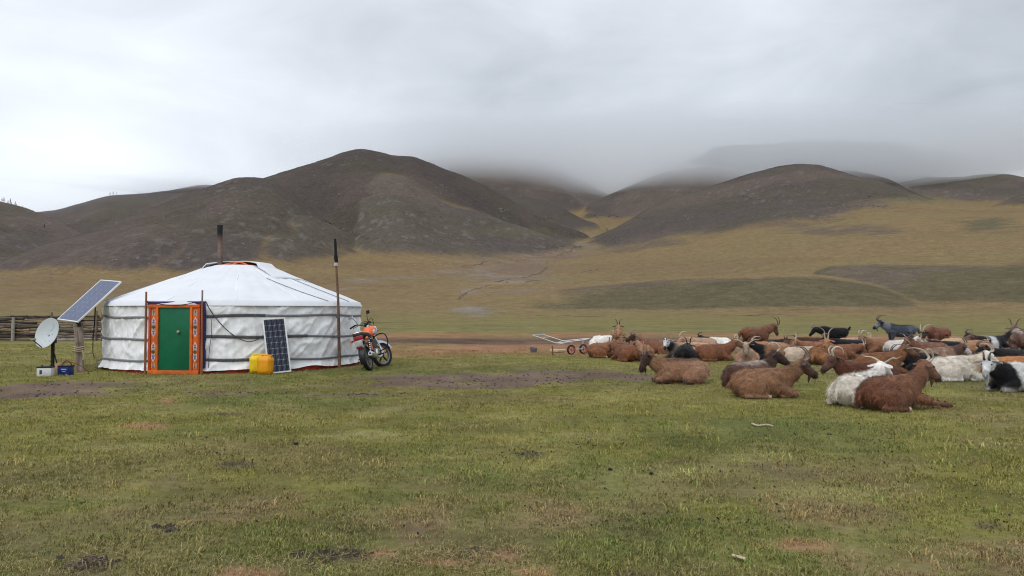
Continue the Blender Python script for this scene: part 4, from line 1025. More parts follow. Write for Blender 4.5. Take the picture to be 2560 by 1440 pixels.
m_seat = simple('black_vinyl', (.016, .016, .018), .5, 0, .3, 10)
m_engine = simple('cast_engine_metal', (.20, .20, .205), .45, .6, .3, 14)
m_blk = simple('black_enamel', (.013, .013, .014), .35, 0, .2)
m_dkred = simple('dark_red_reflector', (.22, .02, .025), .3)
m_pale = simple('pale_mudflap', (.56, .57, .57), .5, 0, .25, 9, dirt=(.25, .24, .23))
WB, WR = 1.22, .285
def wheel(par, c, steer, name='wheel', cast=True):
    Mw = Matrix.Translation(c) @ Matrix.Rotation(steer, 4, 'Z') @ Matrix.Rotation(R(90), 4, 'X')
    w = MB().lathe([(.03, .05), (.045, .045), (.045, -.045), (.03, -.05)], 14, Mw).build(name, m_engine, par)
    t_ = MB().lathe([(.215, .036), (.24, .047), (.262, .045), (.279, .028), (.285, 0), (.279, -.028), (.262, -.045), (.24, -.047), (.215, -.036), (.215, .036)], 36, Mw).build('tyre', m_black, w)
    tr = MB()
    for k in range(36):
        a_ = k * 2 * PI / 36
        for s in (-1, 1):
            tr.box(Mw @ Vector((math.cos(a_ + s * .04) * .281, math.sin(a_ + s * .04) * .281, s * .021)), (.018, .014, .022), (Matrix.Rotation(steer, 3, 'Z') @ Matrix.Rotation(R(90), 3, 'X') @ Matrix.Rotation(a_, 3, 'Z')))
    tr.build('tread', m_black, w)
    MB().lathe([(.192, .024), (.215, .034), (.215, -.034), (.192, -.024), (.192, .024)], 32, Mw).build('rim', m_engine, w)
    for k in range(5):
        a_ = k * 2 * PI / 5 + .3
        MB().tube([Mw @ Vector((math.cos(a_) * .04, math.sin(a_) * .04, 0)), Mw @ Vector((math.cos(a_) * .2, math.sin(a_) * .2, 0))], [.022, .016], 6).build('spoke', m_blk if cast else m_engine, w)
    return w
wheel(bike, Vector((0, 0, WR)), 0, cast=False)
ST = R(-34)
fcx = Vector((WB, 0, WR)); wheel(bike, fcx, ST)
# rear: swing arm, shocks, chain guard, mudguard
for s in (-1, 1):
    MB().tube([(0, s * .085, WR), (.42, s * .08, .36)], .018, 8).build('swing_arm', m_blk, bike)
    MB().tube([(.02, s * .10, WR + .03), (.10, s * .11, .64)], .024, 10).build('shock_absorber', m_chrome, bike)
    sh = MB()
    for k in range(7):
        p_ = Vector((.03 + .01 * k, s * .103, WR + .07 + k * .042)); sh.tube([p_, p_ + Vector((.003, 0, .016))], .034, 10)
    sh.build('spring', m_blk, bike)
fd = MB()
def fender(par, c, r, a0, a1, w, mat, name, steer=0.0, dep=.05):
    Mw = Matrix.Translation(c) @ Matrix.Rotation(steer, 4, 'Z'); vs_ = []; n_ = 16
    for k in range(n_ + 1):
        a_ = a0 + (a1 - a0) * k / n_
        for (yy, dr) in ((-w, -dep), (-w * .8, 0), (0, .02), (w * .8, 0), (w, -dep)):
            vs_.append(Mw @ Vector((math.cos(a_) * (r + dr), yy, math.sin(a_) * (r + dr))))
    mb_ = MB().add(vs_, [(k * 5 + q_, (k + 1) * 5 + q_, (k + 1) * 5 + q_ + 1, k * 5 + q_ + 1) for k in range(n_) for q_ in range(4)])
    return mb_.build(name, mat, par)
fender(bike, Vector((0, 0, WR)), .335, R(60), R(200), .075, m_blk, 'rear_mudguard')
# tail: carrier, lamp, indicators, pale flap with plate and reflector
MB().box((-.30, 0, .60), (.02, .17, .17), Euler((0, R(-18), 0)), bev=.006).build('mudflap', m_pale, bike)
plt_ = MB().box((-.325, 0, .53), (.012, .13, .05), Euler((0, R(-18), 0)), bev=.003).build('reflector', m_dkred, bike)
MB().box((-.24, 0, .735), (.10, .20, .10), bev=.02).build('tail_lamp', m_rlamp, bike)
MB().box((-.255, 0, .675), (.09, .205, .018), bev=.004).build('lamp_trim', m_chrome, bike)
for s in (-1, 1):
    MB().tube([(-.20, s * .09, .70), (-.21, s * .15, .70)], .012, 6).build('indicator_stem', m_blk, bike)
    MB().lathe([(0, -.04), (.022, -.035), (.032, 0), (.028, .035), (0, .04)], 12, Matrix.Translation((-.22, s * .175, .70)) @ Matrix.Rotation(R(90), 4, 'Y')).build('indicator', m_olamp, bike)
rk = MB().tube(smooth_path([(.20, .13, .80), (-.10, .13, .84), (-.30, .11, .85), (-.345, .0, .85), (-.30, -.11, .85), (-.10, -.13, .84), (.20, -.13, .80)], 5), .011, 8)
for x_ in (-.24, -.14): rk.tube([(x_, -.115, .845), (x_, .115, .845)], .009, 6)
rk.build('luggage_rack', m_chrome, bike)
# frame, engine, exhaust
frm = MB().tube(smooth_path([(-.15, .07, .70), (.25, .08, .70), (.62, .04, .78), (.92, 0, .86)], 4), .018, 8).tube(smooth_path([(-.15, -.07, .70), (.25, -.08, .70), (.62, -.04, .78), (.92, 0, .86)], 4), .018, 8)
frm.tube([(.93, 0, .80), (.80, 0, .36), (.40, .05, .25), (.36, .08, .68)], .02, 8).tube([(.40, -.05, .25), (.36, -.08, .68)], .02, 8)
frm.build('frame_tubes', m_blk, bike)
en = MB().box((.56, 0, .36), (.34, .22, .20), bev=.03); en.build('engine', m_engine, bike)
cyl = MB()
for k in range(7): cyl.box((.66 + k * .012, 0, .47 + k * .026), (.17, .17, .012), Euler((0, R(15), 0)), bev=.003)
cyl.box((.69, 0, .56), (.12, .12, .22), Euler((0, R(15), 0)), bev=.01); cyl.build('cylinder', m_engine, bike)
for s in (-1, 1): MB().lathe([(0, .03), (.085, .028), (.10, .0)], 20, Matrix.Translation((.54, s * .11, .34)) @ Matrix.Rotation(R(-90) * s, 4, 'X')).build('engine_cover', m_chrome, bike)
MB().tube(smooth_path([(.76, -.05, .55), (.86, -.10, .45), (.80, -.13, .30), (.50, -.14, .24), (.25, -.15, .27)], 5), .022, 8).build('exhaust_pipe', m_chrome, bike)
sil = MB().tube([(.28, -.155, .27), (.18, -.16, .285), (-.16, -.165, .35), (-.22, -.165, .36)], [.03, .05, .055, .045], 16).build('silencer', m_chrome, bike)
MB().tube([(-.222, -.165, .3605), (-.235, -.165, .363)], .024, 12).build('silencer_tip', m_blk, sil)
MB().box((.20, -.09, .52), (.26, .02, .17), bev=.01).build('side_cover', m_borange, bike)
MB().box((.20, .09, .52), (.26, .02, .17), bev=.01).build('side_cover', m_borange, bike)
# seat and tank
def loft(stations, n=20):
    mb_ = MB(); vs_ = []
    for x_, zc, hw, hh_, ex in stations:
        for k in range(n):
            a_ = 2 * PI * k / n; c_, s_ = math.cos(a_), math.sin(a_)
            vs_.append((x_, hw * math.copysign(abs(c_) ** ex, c_), zc + hh_ * math.copysign(abs(s_) ** ex, s_)))
    m_ = len(stations)
    fs_ = [(i * n + k, i * n + (k + 1) % n, (i + 1) * n + (k + 1) % n, (i + 1) * n + k) for i in range(m_ - 1) for k in range(n)] + [tuple(range(n)), tuple((m_ - 1) * n + k for k in range(n))]
    return mb_.add(vs_, fs_)
loft([(-.26, .80, .05, .02, .7), (-.24, .80, .11, .045, .7), (-.05, .79, .13, .055, .7), (.20, .765, .13, .055, .7), (.40, .755, .10, .055, .7), (.48, .77, .08, .05, .7)]).build('seat', m_seat, bike)
tank = loft([(.46, .80, .06, .06, .8), (.49, .81, .10, .09, .8), (.58, .84, .13, .115, .75), (.72, .86, .145, .125, .75), (.84, .87, .125, .105, .8), (.90, .87, .06, .06, .9)]).build('fuel_tank', m_borange, bike)
for s in (-1, 1): loft([(.54, .825, .03, .03, .8), (.62, .83, .025, .06, .8), (.76, .83, .02, .06, .8), (.83, .84, .02, .03, .8)]).build('tank_decal', m_bsilver, tank).location = (0, s * .122, -.005)
MB().lathe([(0, .03), (.03, .028), (.035, 0)], 14, Matrix.Translation((.68, 0, .975))).build('filler_cap', m_chrome, tank)
# front end turned with the bars
SX = Vector((.98, 0, .80)); Ms = Matrix.Translation(fcx) @ Matrix.Rotation(ST, 4, 'Z') @ Matrix.Translation(-fcx)
fork = MB()
for s in (-1, 1): fork.tube([(WB, s * .085, WR), (WB - .13, s * .085, .66), (WB - .25, s * .085, 1.00)], [.03, .026, .022], 10)
fork.tube([(WB - .24, -.10, .97), (WB - .24, .10, .97)], .025, 8).tube([(WB - .16, -.10, .76), (WB - .16, .10, .76)], .025, 8)
def fpart(mb_, name, mat, par=None):
    mb_.v = [tuple(Ms @ Vector(v_)) for v_ in mb_.v]; return mb_.build(name, mat, par or bike)
fpart(fork, 'front_fork', m_chrome)
fender(bike, fcx, .325, R(20), R(150), .065, m_bsilver, 'front_mudguard', ST)
bar = MB().tube(smooth_path([(WB - .40, .36, 1.06), (WB - .34, .24, 1.10), (WB - .27, .10, 1.06), (WB - .25, 0, 1.01), (WB - .27, -.10, 1.06), (WB - .34, -.24, 1.10), (WB - .40, -.36, 1.06)], 5), .013, 8)
hb_ = fpart(bar, 'handlebar', m_blk)
for s in (-1, 1):
    fpart(MB().tube([(WB - .345, s * .25, 1.098), (WB - .405, s * .375, 1.06)], .02, 10), 'grip', m_black, hb_)
    fpart(MB().tube([(WB - .31, s * .20, 1.07), (WB - .32, s * .37, 1.05)], .007, 6), 'brake_lever', m_blk, hb_)
    fpart(MB().tube(smooth_path([(WB - .31, s * .19, 1.10), (WB - .33, s * .22, 1.20), (WB - .36, s * .28, 1.28)], 4), .007, 6), 'mirror_stem', m_blk, hb_)
    fpart(MB().box((WB - .36, s * .32, 1.30), (.03, .13, .08), Euler((0, 0, s * R(12))), bev=.012), 'mirror', m_blk if s < 0 else m_chrome, hb_)
lamp = fpart(MB().lathe([(0, .09), (.085, .08), (.095, .05), (.08, -.03), (.03, -.08), (0, -.08)], 18, Matrix.Translation((WB - .10, 0, .90)) @ Matrix.Rotation(R(90), 4, 'Y')), 'headlamp', m_chrome)
fpart(MB().lathe([(0, .03), (.05, .028), (.055, -.02), (0, -.03)], 14, Matrix.Translation((WB - .22, 0, 1.05)) @ Matrix.Rotation(R(-35), 4, 'Y')), 'instrument', m_blk)
for s in (-1, 1): fpart(MB().lathe([(0, -.035), (.022, -.03), (.03, 0), (.026, .03), (0, .035)], 12, Matrix.Translation((WB - .10, s * .17, .86)) @ Matrix.Rotation(R(90), 4, 'Y')), 'indicator', m_olamp)
for k, (a_, b_) in enumerate(((.16, .02), (-.14, .05), (.05, -.03))):
    fpart(MB().tube(smooth_path([(WB - .30, a_, 1.08), (WB - .12, a_ * .8, 1.12 + b_), (WB - .06, a_ * .4, .98), (WB - .18, a_ * .3, .80)], 4), .007, 5), 'control_cable', m_blk, hb_)
# crash bar, foot pegs, stand
MB().tube(smooth_path([(.78, -.04, .36), (.80, -.26, .42), (.80, -.33, .56), (.80, -.30, .72), (.82, -.18, .76), (.86, -.03, .72)], 5), .014, 8).build('crash_bar', m_blk, bike)
MB().tube(smooth_path([(.78, .04, .36), (.80, .26, .42), (.80, .33, .56), (.80, .30, .72), (.82, .18, .76), (.86, .03, .72)], 5), .014, 8).build('crash_bar', m_blk, bike)
for s in (-1, 1): MB().tube([(.38, s * .10, .30), (.38, s * .30, .30)], .018, 8).build('foot_peg', m_blk, bike)
MB().tube([(.34, .10, .26), (.28, .17, .15), (.22, .225, .065)], .013, 8).box((.215, .235, .062), (.06, .05, .012)).build('side_stand', m_blk, bike)

# ================================================================== goats
m_coat, N, L, P = new_mat('goat_coat')
at = N.new('ShaderNodeAttribute'); at.attribute_name = 'coat'
tc = N.new('ShaderNodeTexCoord')
fA = noise_node(N, L, 26, 4, .65, stretch=(.35, 1, 1)); fB = noise_node(N, L, 5, 4, .6); fC = noise_node(N, L, 80, 3, .7, stretch=(.3, 1, .8))
v = mixc(N, L, 1.0, ramp(N, L, fA, [(.3, (.80, .79, .78)), (.7, (1.17, 1.17, 1.18))]), ramp(N, L, fB, [(.3, (.88, .87, .86)), (.7, (1.1, 1.1, 1.1))]), 'MULTIPLY')
L.new(mixc(N, L, 1.0, at.outputs['Color'], v, 'MULTIPLY'), P.inputs['Base Color'])
P.inputs['Roughness'].default_value = .85; P.inputs['Specular IOR Level'].default_value = .18
P.inputs['Sheen Weight'].default_value = .12; P.inputs['Sheen Roughness'].default_value = .5
ba = N.new('ShaderNodeMath'); ba.operation = 'ADD'; L.new(fA, ba.inputs[0]); L.new(fC, ba.inputs[1])
bump(N, L, P, ba.outputs[0], .6, .018)
m_eye = simple('goat_eye', (.02, .014, .01), .15, bmp=0, spec=.6)
m_horns = {'grey': simple('grey_brown_horn', (.20, .155, .125), .55, var=.35, scale=22), 'pale': simple('pale_horn', (.46, .39, .31), .5, var=.25, scale=22), 'dark': simple('dark_horn', (.06, .05, .045), .5, var=.35, scale=22)}

def sect(mb, C, hw, hh, lat, n=14, upv=None):
    """closed loft through centres C with half width / height; lat = sideways axis per station"""
    m_ = len(C); vs_ = []
    for i in range(m_):
        t_ = (C[min(i + 1, m_ - 1)] - C[max(i - 1, 0)]).normalized(); la = lat[i] if isinstance(lat, list) else lat
        la = (la - t_ * la.dot(t_)).normalized(); up_ = la.cross(t_).normalized()
        if up_.z < -.2: up_ = -up_
        for k in range(n):
            a_ = 2 * PI * k / n; vs_.append(C[i] + la * (hw[i] * math.cos(a_)) + up_ * (hh[i] * math.sin(a_)))
    fs_ = [(i * n + k, i * n + (k + 1) % n, (i + 1) * n + (k + 1) % n, (i + 1) * n + k) for i in range(m_ - 1) for k in range(n)]
    e0 = len(vs_); vs_.append(C[0]); vs_.append(C[-1])
    fs_ += [(e0, (k + 1) % n, k) for k in range(n)] + [(e0 + 1, (m_ - 1) * n + k, (m_ - 1) * n + (k + 1) % n) for k in range(n)]
    mb.add(vs_, fs_)
def limb(mb, pts, rad, n=10): 
    p_ = smooth_path(pts, 4); r_ = np.interp(np.linspace(0, 1, len(p_)), np.linspace(0, 1, len(rad)), rad)
    sect(mb, p_, list(r_), list(r_), Vector((0, 1, 0)), n)
HSC = 1.16
Yv, Zv = Vector((0, 1, 0)), Vector((0, 0, 1))
def goat_shape(g):
    mb = MB(); info = {}
    st = g.get('st', False); plump = g.get('plump', .90)
    if not st:
        T = [(-.475, .15, .07, .10), (-.43, .185, .145, .165), (-.33, .205, .205, .205), (-.18, .205, .238, .207), (0, .205, .232, .207), (.14, .21, .195, .212), (.25, .235, .150, .185), (.33, .25, .105, .135), (.375, .25, .05, .07)]
        nb = Vector((.235, 0, .30))
        for s in (-1, 1):
            sect(mb, [Vector((-.43, s * .13, .12)), Vector((-.36, s * .175, .155)), Vector((-.26, s * .205, .165)), Vector((-.14, s * .215, .125)), Vector((-.06, s * .21, .07))], [.05, .075, .085, .07, .035], [.08, .125, .14, .11, .055], Yv)
            limb(mb, [(-.40, s * .21, .045), (-.25, s * .245, .042), (-.12, s * .255, .036), (-.02, s * .26, .028)], [.042, .036, .03, .028])
            if g.get('reach') and s == g.get('reach'):
                limb(mb, [(.20, s * .12, .16), (.40, s * .15, .10), (.58, s * .15, .055), (.78, s * .14, .03)], [.065, .045, .03, .026])
            else:
                limb(mb, [(.14, s * .13, .17), (.30, s * .14, .09), (.41, s * .135, .055)], [.075, .055, .042])
                limb(mb, [(.41, s * .135, .05), (.30, s * .13, .034), (.17, s * .125, .028)], [.038, .03, .027])
        limb(mb, [(-.46, 0, .25), (-.52, .02, .21), (-.55, .02, .13)], [.035, .035, .018])
        sect(mb, [Vector((-.38, 0, .30)), Vector((-.15, 0, .385)), Vector((.1, 0, .395)), Vector((.24, 0, .39))], [.05, .055, .055, .05], [.05, .035, .035, .04], Yv)
    else:
        T = [(-.47, .53, .06, .08), (-.43, .545, .115, .135), (-.33, .545, .145, .165), (-.15, .525, .165, .185), (.02, .525, .165, .185), (.16, .54, .15, .185), (.28, .555, .12, .16), (.36, .56, .085, .11), (.40, .56, .04, .06)]
        nb = Vector((.25, 0, .62))
        for s in (-1, 1):
            limb(mb, [(.24, s * .10, .52), (.235, s * .105, .40), (.25, s * .10, .27), (.24, s * .10, .11), (.27, s * .10, .02)], [.085, .06, .038, .027, .03])
            limb(mb, [(-.30, s * .09, .56), (-.22, s * .12, .43), (-.36, s * .11, .28), (-.35, s * .105, .11), (-.32, s * .105, .02)], [.12, .085, .042, .028, .03])
        if g.get('tail') == 'up': limb(mb, [(-.46, 0, .60), (-.52, 0, .69), (-.55, 0, .76)], [.04, .04, .02])
        else: limb(mb, [(-.46, 0, .60), (-.54, 0, .56), (-.56, 0, .44)], [.045, .05, .025])
    sect(mb, [Vector((x_, 0, z_)) for x_, z_, a_, b_ in T], [a_ * plump for x_, z_, a_, b_ in T], [b_ for x_, z_, a_, b_ in T], Yv, 20)
    ne, ny, hp_, hy = R(g.get('ne', 50)), R(g.get('ny', 0)), R(g.get('hp', -28)), R(g.get('hy', 0))
    nd = Vector((math.cos(ne) * math.cos(ny), math.cos(ne) * math.sin(ny), math.sin(ne)))
    nl = g.get('nl', .27); hb = nb + Vector((.07, 0, .02)) + nd * nl
    mid = nb + Vector((.09, 0, 0)) + nd * nl * .5
    lat_n = [Yv, (Yv * .6 + nd.cross(Zv) * -.4 if False else Yv), Yv, Yv]
    np_ = smooth_path([nb - Vector((.10, 0, .05)), nb + Vector((.03, 0, 0)), mid, hb], 3)
    k_ = len(np_); rr_ = np.interp(np.linspace(0, 1, k_), [0, .33, .66, 1], [.125, .115, .088, .066]); rh = np.interp(np.linspace(0, 1, k_), [0, .33, .66, 1], [.16, .145, .112, .078])
    hor = Zv.cross(nd).normalized(); sect(mb, np_, list(rr_), list(rh), [Yv.lerp(hor, i / (k_ - 1)).normalized() for i in range(k_)], 16)
    yaw = ny + hy; h = Vector((math.cos(hp_) * math.cos(yaw), math.cos(hp_) * math.sin(yaw), math.sin(hp_))); lat = Vector((-math.sin(yaw), math.cos(yaw), 0)); u = h.cross(lat).normalized()
    if u.z < 0: u = -u
    Hs = [(-.055, .045, .055, 0), (-.02, .060, .070, 0), (.03, .066, .076, -.004), (.075, .060, .070, -.012), (.12, .049, .060, -.022), (.17, .041, .050, -.032), (.21, .039, .045, -.038), (.235, .033, .037, -.041), (.25, .018, .02, -.042)]
    Hs = [(a_ * HSC, b_ * HSC, c_ * HSC, d_ * HSC) for a_, b_, c_, d_ in Hs]
    sect(mb, [hb + h * a_ + u * d_ for a_, b_, c_, d_ in Hs], [b_ for a_, b_, c_, d_ in Hs], [c_ for a_, b_, c_, d_ in Hs], lat, 14)
    for s in (-1, 1): sect(mb, [hb + h * .045 + u * .035 + lat * s * .035, hb + h * .075 + u * .033 + lat * s * .045, hb + h * .11 + u * .015 + lat * s * .035], [.012, .022, .012], [.015, .026, .014], lat, 8)
    info.update(nb=nb, hb=hb, h=h, u=u, lat=lat, mid=mid, st=st)
    return mb, info

def horn_mesh(g, I, s):
    L_ = g.get('hl', .32) * .68; sp = g.get('hs', .5); style = g.get('hstyle', 'back')
    h, u, lat = I['h'], I['u'], I['lat'] * s
    p0 = I['hb'] + h * .02 + u * .066 + lat * .030
    if style == 'back': q_ = [p0, p0 + u * .38 * L_ + h * .02 + lat * .10 * sp * L_, p0 + u * .62 * L_ - h * .38 * L_ + lat * .32 * sp * L_, p0 + u * .55 * L_ - h * .78 * L_ + lat * .70 * sp * L_, p0 + u * .34 * L_ - h * 1.02 * L_ + lat * 1.1 * sp * L_]
    elif style == 'up': q_ = [p0, p0 + Zv * .35 * L_ - h * .05 * L_ + lat * .05 * L_, p0 + Zv * .7 * L_ - h * .18 * L_ + lat * .2 * sp * L_, p0 + Zv * .98 * L_ - h * .25 * L_ + lat * .7 * sp * L_, p0 + Zv * 1.1 * L_ - h * .2 * L_ + lat * 1.2 * sp * L_]
    elif style == 'wide': q_ = [p0, p0 + Zv * .16 * L_ + lat * .25 * L_, p0 + Zv * .26 * L_ + lat * .55 * L_ - h * .1 * L_, p0 + Zv * .24 * L_ + lat * .85 * L_ - h * .16 * L_, p0 + Zv * .36 * L_ + lat * 1.1 * L_ - h * .16 * L_]
    else: q_ = [p0, p0 + u * .38 * L_ - h * .08 * L_ + lat * .06 * L_, p0 + u * .46 * L_ - h * .42 * L_ + lat * .16 * L_, p0 + u * .18 * L_ - h * .62 * L_ + lat * .28 * L_, p0 - u * .10 * L_ - h * .46 * L_ + lat * .34 * L_]
    pts = smooth_path(q_, 6); n_ = len(pts); rad = [(0.0175 * (1 - (k / (n_ - 1)) ** 1.2) + .003) * (1 + .10 * math.sin(k * 2.4)) for k in range(n_)]
    return MB().tube(pts, rad, 8, sq=.72)
def ear_mesh(I, s, droop=.03):
    h, u, lat = I['h'], I['u'], I['lat'] * s
    p0 = I['hb'] - h * .005 + u * .034 + lat * .060; d_ = (lat * 1.0 - h * .25 - Zv * droop * 10).normalized(); w = (h * .5 + Zv * .5 - d_ * (h * .5 + Zv * .5).dot(d_)).normalized(); nn = d_.cross(w)
    C = [p0, p0 + d_ * .03, p0 + d_ * .075, p0 + d_ * .115, p0 + d_ * .14]; W_ = [.014, .028, .034, .024, .004]
    mb = MB(); vs_ = []
    for c_, w_ in zip(C, W_):
        for k in range(8):
            a_ = 2 * PI * k / 8; vs_.append(c_ + w * w_ * math.cos(a_) + nn * (.007 * math.sin(a_) - .010 * (1 - abs(math.cos(a_)))))
    return mb.add(vs_, [(i * 8 + k, i * 8 + (k + 1) % 8, (i + 1) * 8 + (k + 1) % 8, (i + 1) * 8 + k) for i in range(4) for k in range(8)] + [tuple(range(8)), tuple(32 + k for k in range(8))])

def coat_colour(V, I, c, seed):
    """coat pattern over the vertices of a goat"""
    n = len(V); base = np.array(c['b']); col = np.tile(base, (n, 1)); x, y, z = V[:, 0], V[:, 1], V[:, 2]
    top = .42 if not I['st'] else .72; bot = 0.0 if not I['st'] else .34
    f = fbm(x * 6 + seed, y * 6 + z * 6, 700 + seed, 3); f2 = fbm(x * 14 + seed, z * 14 - y * 5, 720 + seed, 3)
    w = (f - .5) * .14
    if 'rump' in c: col = lerp3(col, c['rump'], 1 - sstep(-.32, -.12, x + w))
    if 'front' in c: col = lerp3(col, c['front'], sstep(.10, .22, x + w))
    if 'belt' in c: col = lerp3(col, c['belt'][2], sstep(c['belt'][0] - .03, c['belt'][0] + .03, x + w * .7) * (1 - sstep(c['belt'][1] - .03, c['belt'][1] + .03, x + w * .7)))
    if 'belly' in c: col = lerp3(col, c['belly'], 1 - sstep(bot + .06, bot + .17, z + w))
    if 'dorsal' in c: col = lerp3(col, c['dorsal'], sstep(top - .07, top - .02, z + w * .5) * (1 - sstep(.2, .3, x)) * .9)
    # neck and head by nearness to their axes
    hb, h, nb = np.array(I['hb']), np.array(I['h']), np.array(I['nb']); ax = hb - nb; la = np.linalg.norm(ax); ax = ax / la
    tn = (V - nb) @ ax; dn = np.linalg.norm(V - nb - np.clip(tn, 0, la)[:, None] * ax, axis=1)
    neck = sstep(.02, .12, tn + w * .8) * (1 - sstep(.17, .20, dn))
    if 'neck' in c: col = lerp3(col, c['neck'], neck)
    th_ = (V - hb) @ h; dh = np.linalg.norm(V - hb - np.clip(th_, -.04, .25)[:, None] * h, axis=1)
    head = sstep(-.07, -.02, th_ + w * .3) * (1 - sstep(.10, .125, dh)) * sstep(la * .55, la * .75, tn + .12 * (th_ > 0))
    if 'head' in c: col = lerp3(col, c['head'], head)
    if 'face' in c: col = lerp3(col, c['face'], head * sstep(.05, .10, th_ + w * .5))
    col = lerp3(col, np.array(c.get('muz', np.array(c.get('head', c['b'])) * .55)), head * sstep(.19, .225, th_))
    # legs and hooves
    leg = (1 - sstep(.055, .10, z)) * (np.abs(y) > .10) if not I['st'] else (1 - sstep(.30, .40, z))
    if 'legs' in c: col = lerp3(col, c['legs'], leg)
    hoof = ((x > -.07) & (x < .0) & (z < .06) & (np.abs(y) > .22)).astype(float) if not I['st'] else (1 - sstep(.03, .05, z))
    col = lerp3(col, c.get('hoof', (.06, .05, .045)), hoof)
    brown = sstep(1.7, 2.3, col[:, 0] / (col[:, 1] + 1e-4)); col[:, 1] *= 1 + .16 * brown; col[:, 2] *= 1 + .14 * brown
    return np.clip(col * (.80 + .4 * f2)[:, None], .004, .9)

